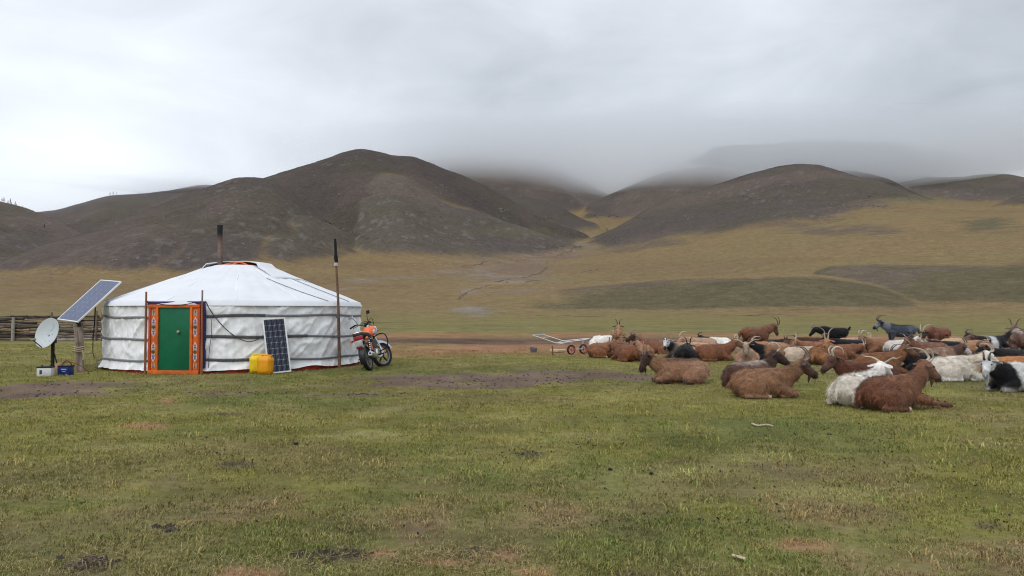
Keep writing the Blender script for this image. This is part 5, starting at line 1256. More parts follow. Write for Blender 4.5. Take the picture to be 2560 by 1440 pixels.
RUST, RUSTD, DKB, TAN, ORG = (.22, .09, .046), (.15, .048, .024), (.055, .024, .018), (.33, .18, .105), (.36, .15, .070)
WHT, CRM, BLK, GRY, MAU = (.80, .77, .72), (.46, .37, .29), (.010, .010, .012), (.060, .068, .088), (.165, .082, .058)
GOATS = [
 dict(p=(1694, 958), a=184, s=1.14, ne=34, hp=-52, hy=18, hstyle='up', hl=.30, hs=.35, horn='grey', c=dict(b=(.33, .175, .105), head=(.06, .032, .026), neck=(.27, .135, .078), rump=(.39, .225, .14), dorsal=(.12, .06, .035), legs=(.12, .06, .04)), l='light brown goat with dark face and upright horns lying alone at the left front', near=1),
 dict(p=(1880, 969), a=28, s=1.16, ne=46, hp=-24, hy=-42, hstyle='back', hl=.26, hs=.7, horn='pale', c=dict(b=MAU, head=(.045, .022, .018), neck=(.07, .032, .024), dorsal=(.42, .36, .31), rump=(.13, .055, .042)), l='dark faced goat with white horns and streaked back lying behind a brown one', near=1),
 dict(p=(1916, 993), a=3, s=1.13, ne=36, hp=-30, hy=-4, hstyle='back', hl=.36, hs=.45, horn='grey', c=dict(b=(.29, .135, .075), head=(.085, .044, .032), neck=(.21, .095, .052), hoof=(.5, .4, .28), legs=(.3, .16, .1)), l='reddish brown goat with swept back horns lying in profile facing right', near=1, beard=1),
 dict(p=(2152, 1012), a=36, s=1.13, ne=38, hp=-24, hy=-6, hstyle='wide', hl=.36, horn='pale', c=dict(b=WHT, head=(.78, .75, .70), rump=(.76, .70, .62)), l='white goat seen from behind lying against a red brown one', near=1),
 dict(p=(2238, 1023), a=20, s=1.16, ne=52, hp=-30, hy=-16, hstyle='back', hl=.28, hs=.9, horn='pale', reach=-1, c=dict(b=(.25, .098, .053), head=(.18, .08, .05), neck=(.19, .075, .043), rump=(.185, .066, .037), hoof=(.6, .5, .4), legs=(.17, .065, .04)), l='deep red brown goat at the very front stretching a foreleg', near=1, beard=1),
 dict(p=(2168, 978), a=187, s=1.16, ne=38, hp=-28, hy=6, hstyle='curl', hl=.36, horn='pale', c=dict(b=(.115, .036, .023), head=(.10, .042, .03), neck=(.14, .045, .028)), l='dark maroon goat with curled white horns facing left behind the white one', near=1),
 dict(p=(2392, 952), a=4, s=1.18, ne=26, hp=-30, hy=-10, hstyle='back', hl=.26, hs=.3, horn='pale', c=dict(b=(.74, .68, .60), head=(.72, .67, .60), front=(.70, .60, .48), belly=(.76, .73, .70)), l='cream white goat lying side on between the red brown and the pied goat', near=1),
 dict(p=(2540, 978), a=197, s=1.16, ne=26, hp=-30, hy=34, hstyle='back', hl=.2, hs=.3, horn='dark', c=dict(b=BLK, belt=(-.14, .14, (.66, .66, .65)), head=(.55, .55, .56), neck=BLK, face=(.62, .62, .62), hoof=(.6, .58, .55), legs=(.6, .58, .56), muz=(.3, .3, .3)), l='black goat with white belt, white face and beard at the right edge', near=1, beard=2),
 dict(p=(2532, 948), a=356, s=1.12, ne=20, hp=-20, horn='grey', c=dict(b=(.42, .16, .062)), l='bright orange goat lying behind the pied goat at the right edge'),
 dict(p=(2548, 906), a=64, s=1.24, st=1, ne=20, hp=-50, horn='grey', c=dict(b=(.14, .082, .062), dorsal=(.40, .33, .28), rump=(.17, .10, .075), legs=(.10, .055, .045)), l='brown goat with pale rump patch standing at the right edge'),
 dict(p=(2203, 935), a=8, s=1.16, ne=40, hp=-22, hy=-34, hstyle='back', hl=.25, hs=.5, horn='grey', c=dict(b=(.265, .102, .047), head=(.14, .062, .038)), l='rust goat lying facing right just behind the front white goat', near=1),
 dict(p=(2052, 911), a=52, s=1.16, ne=46, hp=-20, hy=30, hstyle='up', hl=.34, hs=.5, horn='pale', c=dict(b=ORG, front=(.44, .22, .13), neck=(.40, .17, .08), belly=(.2, .085, .05), head=(.3, .12, .06)), l='orange goat with tall pale horns seen from behind in the herd', near=1),
 dict(p=(2108, 899), a=14, s=1.06, ne=10, hp=-40, horn='pale', c=dict(b=(.23, .085, .045)), l='rust goat resting its head low, right of the orange goat'),
 dict(p=(2115, 885), a=166, s=1.16, ne=22, hp=-25, hy=8, hstyle='curl', hl=.3, horn='grey', c=dict(b=BLK), l='black goat lying with sloping back in the middle of the herd'),
 dict(p=(2084, 873), a=178, s=1.14, st=1, ne=4, hp=-38, tail='up', hstyle='back', hl=.2, hs=.6, horn='grey', c=dict(b=BLK), l='black goat standing with its tail up, head low, facing left'),
 dict(p=(2250, 871), a=176, s=1.28, st=1, ne=30, hp=-30, hy=4, hstyle='back', hl=.3, hs=.8, horn='dark', c=dict(b=GRY, dorsal=(.016, .017, .022), head=(.03, .032, .04), neck=(.15, .17, .20), rump=(.10, .115, .14), face=(.16, .17, .18)), l='blue grey long haired goat standing at the back facing left'),
 dict(p=(1892, 883), a=18, s=1.22, st=1, ne=26, hp=-55, hy=-6, hstyle='back', hl=.34, hs=.5, horn='dark', c=dict(b=(.175, .068, .04), head=(.14, .062, .04), rump=(.17, .06, .032)), l='brown goat standing alone on the left of the herd facing right'),
 dict(p=(1513, 894), a=12, s=1.1, ne=52, hp=-42, hy=-100, hstyle='wide', hl=.27, horn='grey', c=dict(b=(.24, .09, .045), head=(.20, .09, .05), face=(.24, .12, .075), hoof=(.5, .4, .3)), l='rust goat nearest the handcart looking straight at the viewer'),
 dict(p=(1562, 902), a=116, s=1.1, ne=14, hp=-30, horn='grey', c=dict(b=(.185, .062, .032), rump=(.2, .066, .032)), l='round red brown goat lying with its back turned at the left of the herd'),
 dict(p=(1546, 877), a=82, s=1.14, st=1, ne=24, hp=-30, hstyle='up', hl=.25, horn='dark', c=dict(b=(.38, .19, .105), head=(.05, .03, .02)), l='sandy goat standing with its rump to the viewer at the far left'),
 dict(p=(1508, 873), a=304, s=1.2, ne=10, hp=-40, horn='pale', c=dict(b=WHT), l='white goat huddled behind the handcart at the far left'),
 dict(p=(1622, 881), a=186, s=1.1, ne=44, hp=-20, hstyle='back', hl=.26, hs=.4, horn='grey', c=dict(b=(.17, .058, .034), head=(.06, .028, .02), neck=(.10, .036, .024)), l='dark brown goat holding its head up behind the left group'),
 dict(p=(1608, 892), a=100, s=.95, ne=30, hp=-20, hstyle='up', hl=.36, hs=.6, horn='grey', c=dict(b=(.34, .155, .085)), l='small tan goat turned away between two rust goats on the left'),
 dict(p=(1640, 884), a=176, s=1.02, ne=36, hp=-30, hstyle='curl', hl=.3, horn='grey', c=dict(b=(.22, .085, .05)), l='plain brown goat lying just left of the white faced black goat'),
 dict(p=(1700, 896), a=212, s=1.1, ne=40, hp=-44, hy=36, hstyle='back', hl=.26, hs=.6, horn='grey', c=dict(b=(.42, .26, .16), head=(.58, .58, .57), face=(.60, .60, .60), neck=BLK, muz=(.03, .03, .03), front=(.16, .13, .11)), l='goat with white face and black muzzle looking towards the handcart'),
 dict(p=(1715, 902), a=72, s=1.13, ne=6, hp=-40, horn='dark', c=dict(b=BLK, hoof=(.6, .58, .55), legs=(.4, .39, .38)), l='black goat with white hooves curled up on the left of the herd'),
 dict(p=(1734, 893), a=172, s=1.08, ne=6, hp=-30, horn='grey', c=dict(b=(.34, .145, .08), dorsal=(.5, .36, .24)), l='sandy backed goat lying behind the black curled up goat'),
 dict(p=(1752, 877), a=176, s=1.12, ne=14, hp=-30, horn='pale', c=dict(b=(.42, .27, .19)), l='pinkish cream goat lying behind the sandy backed goat'),
 dict(p=(1792, 875), a=186, s=1.1, ne=24, hp=-28, hstyle='back', hl=.2, horn='dark', c=dict(b=WHT, neck=(.05, .04, .04), head=BLK), l='white goat with a black head lying behind a rust goat'),
 dict(p=(1790, 902), a=3, s=1.12, ne=42, hp=-26, hy=-4, hstyle='curl', hl=.27, horn='pale', c=dict(b=(.24, .088, .045), head=(.22, .098, .058)), l='rust goat with small curled horns lying in profile left of the standing brown goat', near=1),
 dict(p=(1868, 914), a=250, s=1.06, ne=50, hp=-50, hy=6, hstyle='wide', hl=.42, horn='pale', c=dict(b=(.36, .20, .13), head=(.36, .25, .18), face=(.32, .24, .20), neck=(.46, .34, .25)), l='pale faced goat with wide level horns facing the viewer'),
 dict(p=(1932, 903), a=160, s=1.06, ne=34, hp=-20, hy=6, hstyle='back', hl=.2, horn='dark', c=dict(b=(.21, .105, .055), neck=BLK, head=BLK, front=BLK), l='brown goat with black neck and head behind the streaked back goat'),
 dict(p=(1944, 881), a=4, s=1.02, ne=8, hp=-20, horn='dark', c=dict(b=BLK), l='flat black goat lying behind the brown black necked goat'),
 dict(p=(1935, 890), a=178, s=1.05, ne=10, hp=-20, horn='pale', c=dict(b=(.40, .19, .11)), l='pale orange goat lying under the feet of the standing brown goat'),
 dict(p=(2002, 889), a=200, s=1.08, ne=34, hp=-46, hy=46, hstyle='back', hl=.44, hs=.25, horn='grey', c=dict(b=(.58, .57, .56), head=(.13, .062, .045), neck=(.22, .14, .1), belt=(-.2, -.05, (.25, .25, .27))), l='white bodied goat with brown face and long straight horns'),
 dict(p=(2005, 905), a=346, s=1.02, ne=6, hp=-35, horn='pale', c=dict(b=(.52, .42, .32)), l='cream goat lying low behind the swept back horns of a brown goat'),
 dict(p=(2044, 892), a=176, s=1.1, ne=20, hp=-30, hstyle='up', hl=.28, horn='pale', c=dict(b=(.27, .11, .06)), l='rust goat half hidden behind the orange goat'),
 dict(p=(2036, 873), a=182, s=1.04, ne=8, hp=-30, horn='grey', c=dict(b=(.085, .03, .022)), l='dark maroon goat lying flat at the back, left of the standing black goat'),
 dict(p=(2130, 876), a=2, s=1.1, ne=16, hp=-30, hstyle='curl', hl=.34, horn='pale', c=dict(b=(.40, .23, .14), dorsal=(.5, .34, .22)), l='peach coloured goat lying behind the sloping black goat'),
 dict(p=(2196, 883), a=190, s=1.12, ne=36, hp=-36, hy=10, hstyle='curl', hl=.42, horn='pale', c=dict(b=(.25, .105, .06), head=(.26, .14, .09), face=(.16, .09, .06)), l='rust goat with large ring shaped horns below the blue grey goat'),
 dict(p=(2252, 885), a=8, s=1.12, ne=30, hp=-30, hy=-20, hstyle='wide', hl=.3, horn='grey', c=dict(b=(.60, .57, .52), head=(.5, .45, .38), hoof=(.6, .55, .5)), l='white goat lying below the blue grey standing goat'),
 dict(p=(2345, 875), a=204, s=1.16, st=1, ne=-18, hp=-50, hstyle='back', hl=.34, hs=.6, horn='pale', c=dict(b=(.19, .07, .045), legs=(.48, .40, .34), head=(.05, .03, .025)), l='brown goat with pale hind leg standing head down at the back'),
 dict(p=(2388, 877), a=6, s=1.1, ne=30, hp=-36, hstyle='up', hl=.28, horn='grey', c=dict(b=(.52, .36, .23), head=(.09, .055, .04), neck=(.14, .085, .06)), l='cream goat with dark head right of the standing brown one at the back'),
 dict(p=(2462, 872), a=180, s=1.14, ne=32, hp=-28, hstyle='back', hl=.24, horn='dark', c=dict(b=BLK, neck=(.05, .022, .016), head=(.05, .024, .018), belt=(-.28, -.08, (.5, .5, .5))), l='black goat with a white saddle lying at the back right'),
 dict(p=(2492, 869), a=8, s=1.1, ne=44, hp=-24, hstyle='up', hl=.22, horn='dark', c=dict(b=BLK), l='black goat with raised head rightmost of the back row'),
 dict(p=(2322, 894), a=172, s=1.12, ne=42, hp=-30, hy=20, hstyle='wide', hl=.42, horn='grey', c=dict(b=(.20, .082, .055), head=(.17, .075, .05)), l='red brown goat with wide forked horns, centre right of the herd'),
 dict(p=(2366, 886), a=150, s=1.04, ne=16, hp=-40, horn='dark', c=dict(b=BLK, face=(.5, .48, .45), head=(.3, .28, .26)), l='black goat with pale muzzle squeezed behind the tan ribbed goat'),
 dict(p=(2352, 914), a=10, s=1.14, ne=24, hp=-28, hy=-4, hstyle='back', hl=.3, hs=.3, horn='grey', c=dict(b=(.36, .235, .165), neck=(.12, .06, .045), head=(.08, .042, .034), face=(.60, .60, .62), muz=(.5, .5, .52)), l='tan goat with dark neck and white muzzle behind the cream white one', near=1),
 dict(p=(2420, 885), a=2, s=1.06, ne=12, hp=-30, hstyle='back', hl=.24, horn='pale', c=dict(b=(.40, .21, .12)), l='orange tan goat lying right of the white muzzled goat'),
 dict(p=(2302, 926), a=176, s=1.0, ne=14, hp=-30, horn='dark', c=dict(b=BLK), l='black goat mostly hidden behind the red brown and white pair'),
 dict(p=(2518, 915), a=172, s=1.06, ne=16, hp=-30, horn='dark', c=dict(b=(.014, .013, .014)), l='black goat lying below the standing goat at the right edge'),
]
tmp = []
for g in GOATS:
    mb, I = goat_shape(g); me_ = bpy.data.meshes.new('body_raw'); me_.from_pydata(mb.v, [], mb.f)
    o = bpy.data.objects.new('body_raw', me_); COL.objects.link(o)
    rm = o.modifiers.new('r', 'REMESH'); rm.mode = 'VOXEL'; rm.voxel_size = .0135 if g.get('near') else .017; rm.use_smooth_shade = True
    sm = o.modifiers.new('s', 'SMOOTH'); sm.factor = .5; sm.iterations = 3
    tmp.append((g, I, o))
bpy.context.view_layer.update()
dg = bpy.context.evaluated_depsgraph_get()
rgf = np.random.default_rng(12)
for gi_, (g, I, o) in enumerate(tmp):
    body = bpy.data.meshes.new_from_object(o.evaluated_get(dg)); body.name = 'body'
    n = len(body.vertices); V = np.empty(n * 3, np.float32); body.vertices.foreach_get('co', V); V = V.reshape(-1, 3).astype(float)
    Nn = np.empty(n * 3, np.float32); body.vertices.foreach_get('normal', Nn); Nn = Nn.reshape(-1, 3).astype(float)
    # loose hide: gentle unevenness, flattened where it rests on the ground
    dis = (fbm(V[:, 0] * 9 + gi_, V[:, 1] * 9 + V[:, 2] * 9, 800, 3) - .5) * .022 + (fbm(V[:, 0] * 26, V[:, 2] * 26 + V[:, 1] * 20, 810 + gi_, 2) - .5) * .010
    V2 = V + Nn * dis[:, None]; V2[:, 2] = np.maximum(V2[:, 2], .003)
    body.vertices.foreach_set('co', V2.astype(np.float32).ravel())
    cc = coat_colour(V, I, g['c'], gi_ * 3)
    ca = body.attributes.new('coat', 'FLOAT_COLOR', 'POINT'); ca.data.foreach_set('color', np.concatenate([cc, np.ones((n, 1))], 1).astype(np.float32).ravel())
    for p_ in body.polygons: p_.use_smooth = True
    body.materials.clear(); body.materials.append(m_coat)
    bpy.data.objects.remove(o, do_unlink=True)
    px, py = g['p']; gp = gnd(px, py)
    root = thing('goat', g['l'], 'goat', gp, R(g['a']), 'goats of the herd'); root.scale = (g['s'],) * 3
    link('body', body, None, root)
    hm = m_horns[g.get('horn', 'grey')]
    for s in (-1, 1):
        horn_mesh(g, I, s).build('horn', hm, root)
        eo = ear_mesh(I, s, .04).build('ear', m_coat, root); em = eo.data
        hc_ = np.array(g['c'].get('head', g['c']['b'])) * .9
        ca = em.attributes.new('coat', 'FLOAT_COLOR', 'POINT'); ca.data.foreach_set('color', np.tile([*hc_, 1], (len(em.vertices), 1)).astype(np.float32).ravel())
        ep = I['hb'] + I['h'] * .093 + I['u'] * .038 + I['lat'] * s * .067
        MB().lathe([(.0, .012), (.008, .009), (.012, 0), (.008, -.009), (0, -.012)], 8, Matrix.Translation(ep)).build('eye', m_eye, root)
    if g.get('beard') or gi_ % 3 == 0:
        big = 1.6 if g.get('beard') == 2 else 1.0
        ch = I['hb'] + I['h'] * .18 - I['u'] * .085
        bo = MB().tube([ch + I['u'] * .03, ch - Zv * .03 * big, ch - Zv * .075 * big - I['h'] * .01, ch - Zv * .12 * big - I['h'] * .015], [.024 * big, .024 * big, .016 * big, .003], 7).build('beard', m_coat, root)
        hc_ = np.array(g['c'].get('face', g['c'].get('head', g['c']['b']))) * .7
        ca = bo.data.attributes.new('coat', 'FLOAT_COLOR', 'POINT'); ca.data.foreach_set('color', np.tile([*hc_, 1], (len(bo.data.vertices), 1)).astype(np.float32).ravel())
    # outer hair
    ns = 9000 if g.get('near') else 2600
    pick = rgf.integers(0, n, ns)
    # keep hair short on head and lower legs
    hb = np.array(I['hb']); keep = (np.linalg.norm(V2[pick] - hb - np.array(I['h']) * .1, axis=1) > .17) & (V2[pick][:, 2] > (.05 if not I['st'] else .3))
    pick = pick[keep]; ns = len(pick); b0_ = V2[pick] + rgf.normal(0, .004, (ns, 3)); nn = Nn[pick]
    flow = np.array([-.55, 0, -.75]) + rgf.normal(0, .35, (ns, 3)); flow = flow - nn * (flow * nn).sum(1)[:, None]
    flow /= np.linalg.norm(flow, axis=1)[:, None] + 1e-9
    ln = rgf.uniform(.03, .095, (ns, 1)) * g.get('fur', 1.0); tip = b0_ + (flow * .9 + nn * rgf.uniform(.18, .5, (ns, 1))) * ln
    side = np.cross(flow, nn); side /= np.linalg.norm(side, axis=1)[:, None] + 1e-9; sw = side * rgf.uniform(.0022, .0045, (ns, 1))
    HV = np.stack([b0_ - sw, b0_ + sw, tip], 1).reshape(-1, 3); HV[:, 2] = np.maximum(HV[:, 2], .002)
    hm_ = np_mesh('outer_hair', HV, np.arange(ns * 3).reshape(-1, 3), smooth=False)
    wf_ = 1 - .75 * sstep(.3, .6, cc[pick].mean(1))[:, None]
    hcol = np.repeat(np.clip(cc[pick] * (1 + wf_ * rgf.uniform(-.45, .5, (ns, 1))), .004, .86), 3, axis=0)
    ca = hm_.attributes.new('coat', 'FLOAT_COLOR', 'POINT'); ca.data.foreach_set('color', np.concatenate([hcol, np.ones((ns * 3, 1))], 1).astype(np.float32).ravel())
    link('outer_hair', hm_, m_coat, root)

# ================================================================== larches on the far left ridge
m_larch = simple('dark_larch_needles', (.045, .048, .036), .95, var=.4, scale=.6, bmp=0)
m_bark = simple('larch_bark', (.06, .048, .04), .95, var=.3, scale=.5, bmp=0)
def larch_mesh(seed):
    rn = random.Random(seed); h = 10.0; cv, cf = [], []
    for k in range(46):
        t_ = rn.random() ** .8; zz = h * (.18 + .8 * t_); rr_ = (1 - t_) * 1.9 * rn.uniform(.5, 1.1) + .15; a_ = rn.random() * 2 * PI
        c_ = Vector((math.cos(a_) * rr_ * .55, math.sin(a_) * rr_ * .55, zz)); o_ = len(cv)
        tip = Vector((math.cos(a_) * rr_ * 1.2, math.sin(a_) * rr_ * 1.2, zz - .45 * rn.random()))
        sd = Vector((-math.sin(a_), math.cos(a_), 0)) * rn.uniform(.35, .7)
        cv += [c_ + sd * .4, c_ - sd * .4 + Vector((0, 0, .3)), tip + sd * .5, tip - sd * .5 + Vector((0, 0, -.35)), c_ + Vector((0, 0, .7))]
        cf += [(o_, o_ + 2, o_ + 3, o_ + 1), (o_, o_ + 4, o_ + 2), (o_ + 1, o_ + 3, o_ + 4)]
    cm = bpy.data.meshes.new('crown'); cm.from_pydata(cv, [], cf); cm.materials.append(m_larch)
    tb_ = MB().tube([(0, 0, -.8), (0, 0, 4), (.1, 0, h * .97)], [.26, .18, .03], 6)
    tm = bpy.data.meshes.new('trunk'); tm.from_pydata(tb_.v, [], tb_.f); tm.materials.append(m_bark)
    return cm, tm
LM = [larch_mesh(s) for s in range(5)]
def larch(px, py, hp, label, group=None, dd=None, dfix=1800):
    p = land_hit(px, py + 1.0, 900) if dd is None else None
    if p is None or p.length < 1000:
        u_, e_ = azel(px, py); d_ = dd or dfix; p = Vector((math.sin(u_) * d_, math.cos(u_) * d_, 0)); p.z = land_z(p.x, p.y)
    s = hp / FPX * p.length / 10.0
    t_ = thing('larch_tree', label, 'tree', p - Vector((0, 0, .2)), random.random() * 6, group); t_.scale = (s, s, s)
    cm, tm = LM[int(px) % 5]
    link('crown', cm, None, t_); link('trunk', tm, None, t_)
random.seed(11)
for px, py, hp in ((5,503,9),(10,504,11),(20,507,9),(26,510,14),(38,514,12),(41,515,8),(50,519,7),(57,522,10),(63,524,9),(68,526,7),(73,526,9),(81,530,10),(86,533,9),(90,536,11),(96,540,10),(102,544,10),(108,547,9),(114,551,9),(120,554,11),(127,557,9),(133,560,10),(140,563,8),(146,566,9),(154,569,8)):
    larch(px, py, hp, {26: 'tallest dark larch of the row along the left ridge', 5: 'larch nearest the left edge in the ridge row'}.get(px, 'small bare dark larch in the row along the left ridge'), 'larches along the left ridge', dd=1790)
for px, py, hp, lb in ((168,562,11,'lone dark larch just right of the ridge row'),(181,567,11,'dark upright larch in the notch left of the big hill'),(198,572,8,'left one of the two lowest larches near the big hill'),(207,575,9,'right one of the two lowest larches near the big hill'),(110,602,10,'dark green larch alone low on the left hillside')):
    larch(px, py, hp, lb, None, dd=1700 if px != 110 else 1500)
for px, py, hp in ((275,489,8),(283,488,9),(292,488,7)):
    larch(px, py, hp, 'misty grey larch on the far ridge below the cloud', 'misty larches on the far ridge', dd=2490)

# ================================================================== stones and cut banks on the slopes
m_stone = simple('pale_hill_stone', (.135, .126, .119), .95, var=.3, scale=.3, bmp=0)
m_stoned = simple('dark_hill_stone', (.075, .068, .064), .95, var=.3, scale=.3, bmp=0)
def rock_field(clusters, mat, name, label, seed):
    rn = random.Random(seed); vs_, fs_ = [], []
    for cx, cy_, rx, ry, n_, s0 in clusters:
        for _ in range(n_):
            p = land_hit(cx + rn.gauss(0, rx), cy_ + rn.gauss(0, ry), 300)
            if p is None: continue
            s = s0 * rn.uniform(.3, 1.0); o_ = len(vs_); a_ = rn.random() * 6
            for k in range(6):
                q_ = a_ + k * PI / 3; r_ = s * rn.uniform(.7, 1.2); vs_.append((p.x + math.cos(q_) * r_ * 1.5, p.y + math.sin(q_) * r_ * .9, p.z - s * .4))
            for k in range(5):
                q_ = a_ + k * PI / 2.5; r_ = s * rn.uniform(.3, .7); vs_.append((p.x + math.cos(q_) * r_ * 1.5, p.y + math.sin(q_) * r_, p.z + s * rn.uniform(.3, .7)))
            for k in range(6):
                fs_.append((o_ + k, o_ + (k + 1) % 6, o_ + 6 + min(k, 4)))
                fs_.append((o_ + (k + 1) % 6, o_ + 6 + min(k + 1, 4) if k < 5 else o_ + 6, o_ + 6 + min(k, 4)))
            fs_.append(tuple(o_ + 6 + k for k in range(5)))
    me_ = bpy.data.meshes.new(name); me_.from_pydata(vs_, [], fs_); me_.validate()
    o = link(name, me_, mat); o['kind'] = 'stuff'; tag(o, label, 'stones')
rock_field([(370,655,40,9,26,1.5),(300,668,60,7,16,1.2),(130,690,50,6,12,1.0),(620,600,12,14,10,1.3),(560,520,50,22,26,1.5),(440,580,60,30,22,1.3),(720,545,40,14,14,1.4),(1090,597,26,6,20,1.6),(1260,525,12,4,8,2.4),
            (900,470,60,30,22,1.7),(1080,470,50,20,12,1.6),(1480,610,30,14,22,1.6),(1540,595,25,10,14,1.5),(1870,480,14,10,8,2.4),(2130,510,40,8,14,2.2),(1700,535,60,22,14,1.8),(820,430,30,20,10,1.7),(250,560,60,20,14,1.4)],
           m_stone, 'hillside_stones', 'pale stones scattered over the brown hillsides', 5)
rock_field([(1360,548,22,4,16,2.4),(1520,540,10,2.5,6,2.6),(1610,545,12,3,6,2.6),(2200,505,30,8,8,2.4),(1870,497,10,2.5,6,2.6),(1290,650,14,3,6,.9),(1200,660,14,2,6,.8),(1365,668,8,6,6,.8),(1260,704,14,3,6,.7),(1150,738,3,6,5,.5)],
           m_stoned, 'dark_outcrop_stones', 'dark stones of the outcrops and the stream banks', 6)
m_soilbank = simple('soil_with_shade', (.10, .078, .062), 1.0, var=.3, scale=.2, bmp=0)  # dark brown holds bare soil and the shade of the cuts together
for pts, w in (([(800,543),(820,557),(850,572),(880,586),(905,596),(930,605)], 1.6), ([(1145,754),(1148,745),(1158,737),(1172,731)], .45), ([(1150,669),(1175,666),(1200,662),(1225,657)], .8), ([(1180,629),(1205,634),(1230,640)], .8),
               ([(1345,629),(1370,625),(1395,622),(1425,616)], 1.3), ([(1240,706),(1262,702),(1285,694)], .8), ([(1355,683),(1362,672),(1372,666)], .8), ([(1450,683),(1480,677),(1500,673)], .7), ([(1340,790),(1440,792),(1520,791)], .25),
               ([(900,808),(980,806),(1050,808)], .12), ([(1800,790),(1900,788),(2020,789)], .25), ([(1310,708),(1330,704),(1355,702)], .7), ([(1530,592),(1500,602),(1470,612),(1440,622),(1415,634),(1385,642)], 1.0), ([(1372,668),(1352,682),(1325,692),(1290,699)], .7), ([(1235,712),(1205,720),(1180,727),(1160,738),(1147,752)], .5), ([(1465,520),(1490,545),(1510,565),(1528,588)], 1.6), ([(930,605),(990,614),(1060,622),(1120,630)], .6)):
    vs_ = []; fs_ = []; rn = random.Random(len(vs_) + int(pts[0][0])); q_ = []
    for i in range(len(pts) - 1):
        for k in range(5):
            s = k / 5; p = land_hit(pts[i][0] * (1 - s) + pts[i + 1][0] * s, pts[i][1] * (1 - s) + pts[i + 1][1] * s + rn.uniform(-.6, .6), 40)
            if p: q_.append(p)
    if len(q_) < 3: continue
    MB().tube(q_, [.5 * w * rn.uniform(.35, 1.2) * (.3 if k in (0, len(q_) - 1) else 1) for k in range(len(q_))], 6).build('eroded_bank', m_soilbank)['kind'] = 'structure'

# ================================================================== grass, droppings, straw
rng = np.random.default_rng(3)
def tuft(seed, nb, hmin, hmax, spread):
    rn = random.Random(seed); vs_, fs_ = [], []
    for _ in range(nb):
        a_ = rn.random() * 2 * PI; r_ = spread * math.sqrt(rn.random()); bx, by = math.cos(a_) * r_, math.sin(a_) * r_
        h_ = rn.uniform(hmin, hmax); la = rn.random() * 2 * PI; ln = h_ * rn.uniform(.3, 1.3); w_ = rn.uniform(.0016, .0032)
        dx, dy = math.cos(la), math.sin(la); o_ = len(vs_)
        vs_ += [(bx - dy * w_, by + dx * w_, -.008), (bx + dy * w_, by - dx * w_, -.008), (bx + dx * ln * .35 - dy * w_ * .8, by + dy * ln * .35 + dx * w_ * .8, h_ * .65), (bx + dx * ln * .35 + dy * w_ * .8, by + dy * ln * .35 - dx * w_ * .8, h_ * .65), (bx + dx * ln, by + dy * ln, h_)]
        fs_ += [(o_, o_ + 1, o_ + 3, o_ + 2), (o_ + 2, o_ + 3, o_ + 4)]
    return vs_, fs_
m_grass, N, L, P = new_mat('grass_blades')
at = N.new('ShaderNodeAttribute'); at.attribute_name = 'gcol'; at.attribute_type = 'INSTANCER'
geo = N.new('ShaderNodeNewGeometry')
nB = noise_node(N, L, 60, 3, .7, vec=geo.outputs['Position'])
L.new(mixc(N, L, 1.0, at.outputs['Color'], ramp(N, L, nB, [(.3, (.74, .74, .74)), (.7, (1.32, 1.3, 1.26))]), 'MULTIPLY'), P.inputs['Base Color'])
P.inputs['Roughness'].default_value = .8; P.inputs['Specular IOR Level'].default_value = .15
pos = []; scl = []
for d0, d1, dens, s0 in ((2.6, 5.5, 420, 1.0), (5.5, 9, 260, 1.05), (9, 15, 120, 1.25), (15, 24, 46, 1.6), (24, 40, 14, 2.2)):
    n_ = int((d1 * d1 - d0 * d0) * .5 * R(84) * dens)
    d_ = np.sqrt(rng.uniform(d0 * d0, d1 * d1, n_)); u_ = rng.uniform(R(-42), R(42), n_)
    pos.append(np.stack([np.sin(u_) * d_, np.cos(u_) * d_, np.zeros(n_)], -1)); scl.append(s0 * rng.uniform(.55, 1.25, n_))
pos = np.concatenate(pos); scl = np.concatenate(scl)
keep = (np.hypot(pos[:, 0] - (-7.3), pos[:, 1] - 20.85) > 3.2)
dm = ellmask(pos[:, 0], pos[:, 1], DIRT); keep &= rng.random(len(pos)) > dm * .97
thin_ = fbm(pos[:, 0] / .7, pos[:, 1] / .7, 400, 3); keep &= rng.random(len(pos)) < np.clip(.45 + (thin_ - .3) * 3.2, .3, 1)
dq = np.hypot(pos[:, 0], pos[:, 1]); keep &= ~((dq > 29) & (pos[:, 0] > -9) & (rng.random(len(pos)) < .93))
scl = np.where((rng.random(len(scl)) < .05) & (np.hypot(pos[:, 0], pos[:, 1]) < 12), scl * 1.9, scl)
pos, scl, thin_ = pos[keep], scl[keep], thin_[keep]
pos[:, 2] = terrain(np.arctan2(pos[:, 0], pos[:, 1]), np.hypot(pos[:, 0], pos[:, 1]))[0]
gc = cover(pos[:, 0], pos[:, 1]) * np.array([1.38, 1.35, 1.26])
jit = rng.random((len(pos), 1)); gc = gc * (.80 + .46 * jit)
yl = (rng.random(len(pos)) < .10)[:, None]; gc = np.where(yl, gc * np.array([1.35, 1.25, 1.2]), gc)
gw = (rng.random(len(pos)) < .12)[:, None]; gc = np.where(gw, gc * np.array([.85, 1.12, .9]), gc)
protos = [tuft(s, 17, .010, .026, .07) for s in range(3)] + [tuft(9, 18, .005, .012, .07)]
pv, pf, pid = [], [], []
for i, (vs_, fs_) in enumerate(protos):
    o_ = len(pv); pv += vs_; pf += [tuple(k + o_ for k in f) for f in fs_]; pid += [i + 1] * len(vs_)
me = bpy.data.meshes.new('short_grass'); me.from_pydata([*pv, *map(tuple, pos.tolist())], [], pf)
npv, npt = len(pv), len(pos)
def attr(nm, typ, key, head, arr):
    at_ = me.attributes.new(nm, typ, 'POINT'); at_.data.foreach_set(key, np.concatenate([head, arr]).astype(np.float32 if typ != 'INT' else np.int32).ravel())
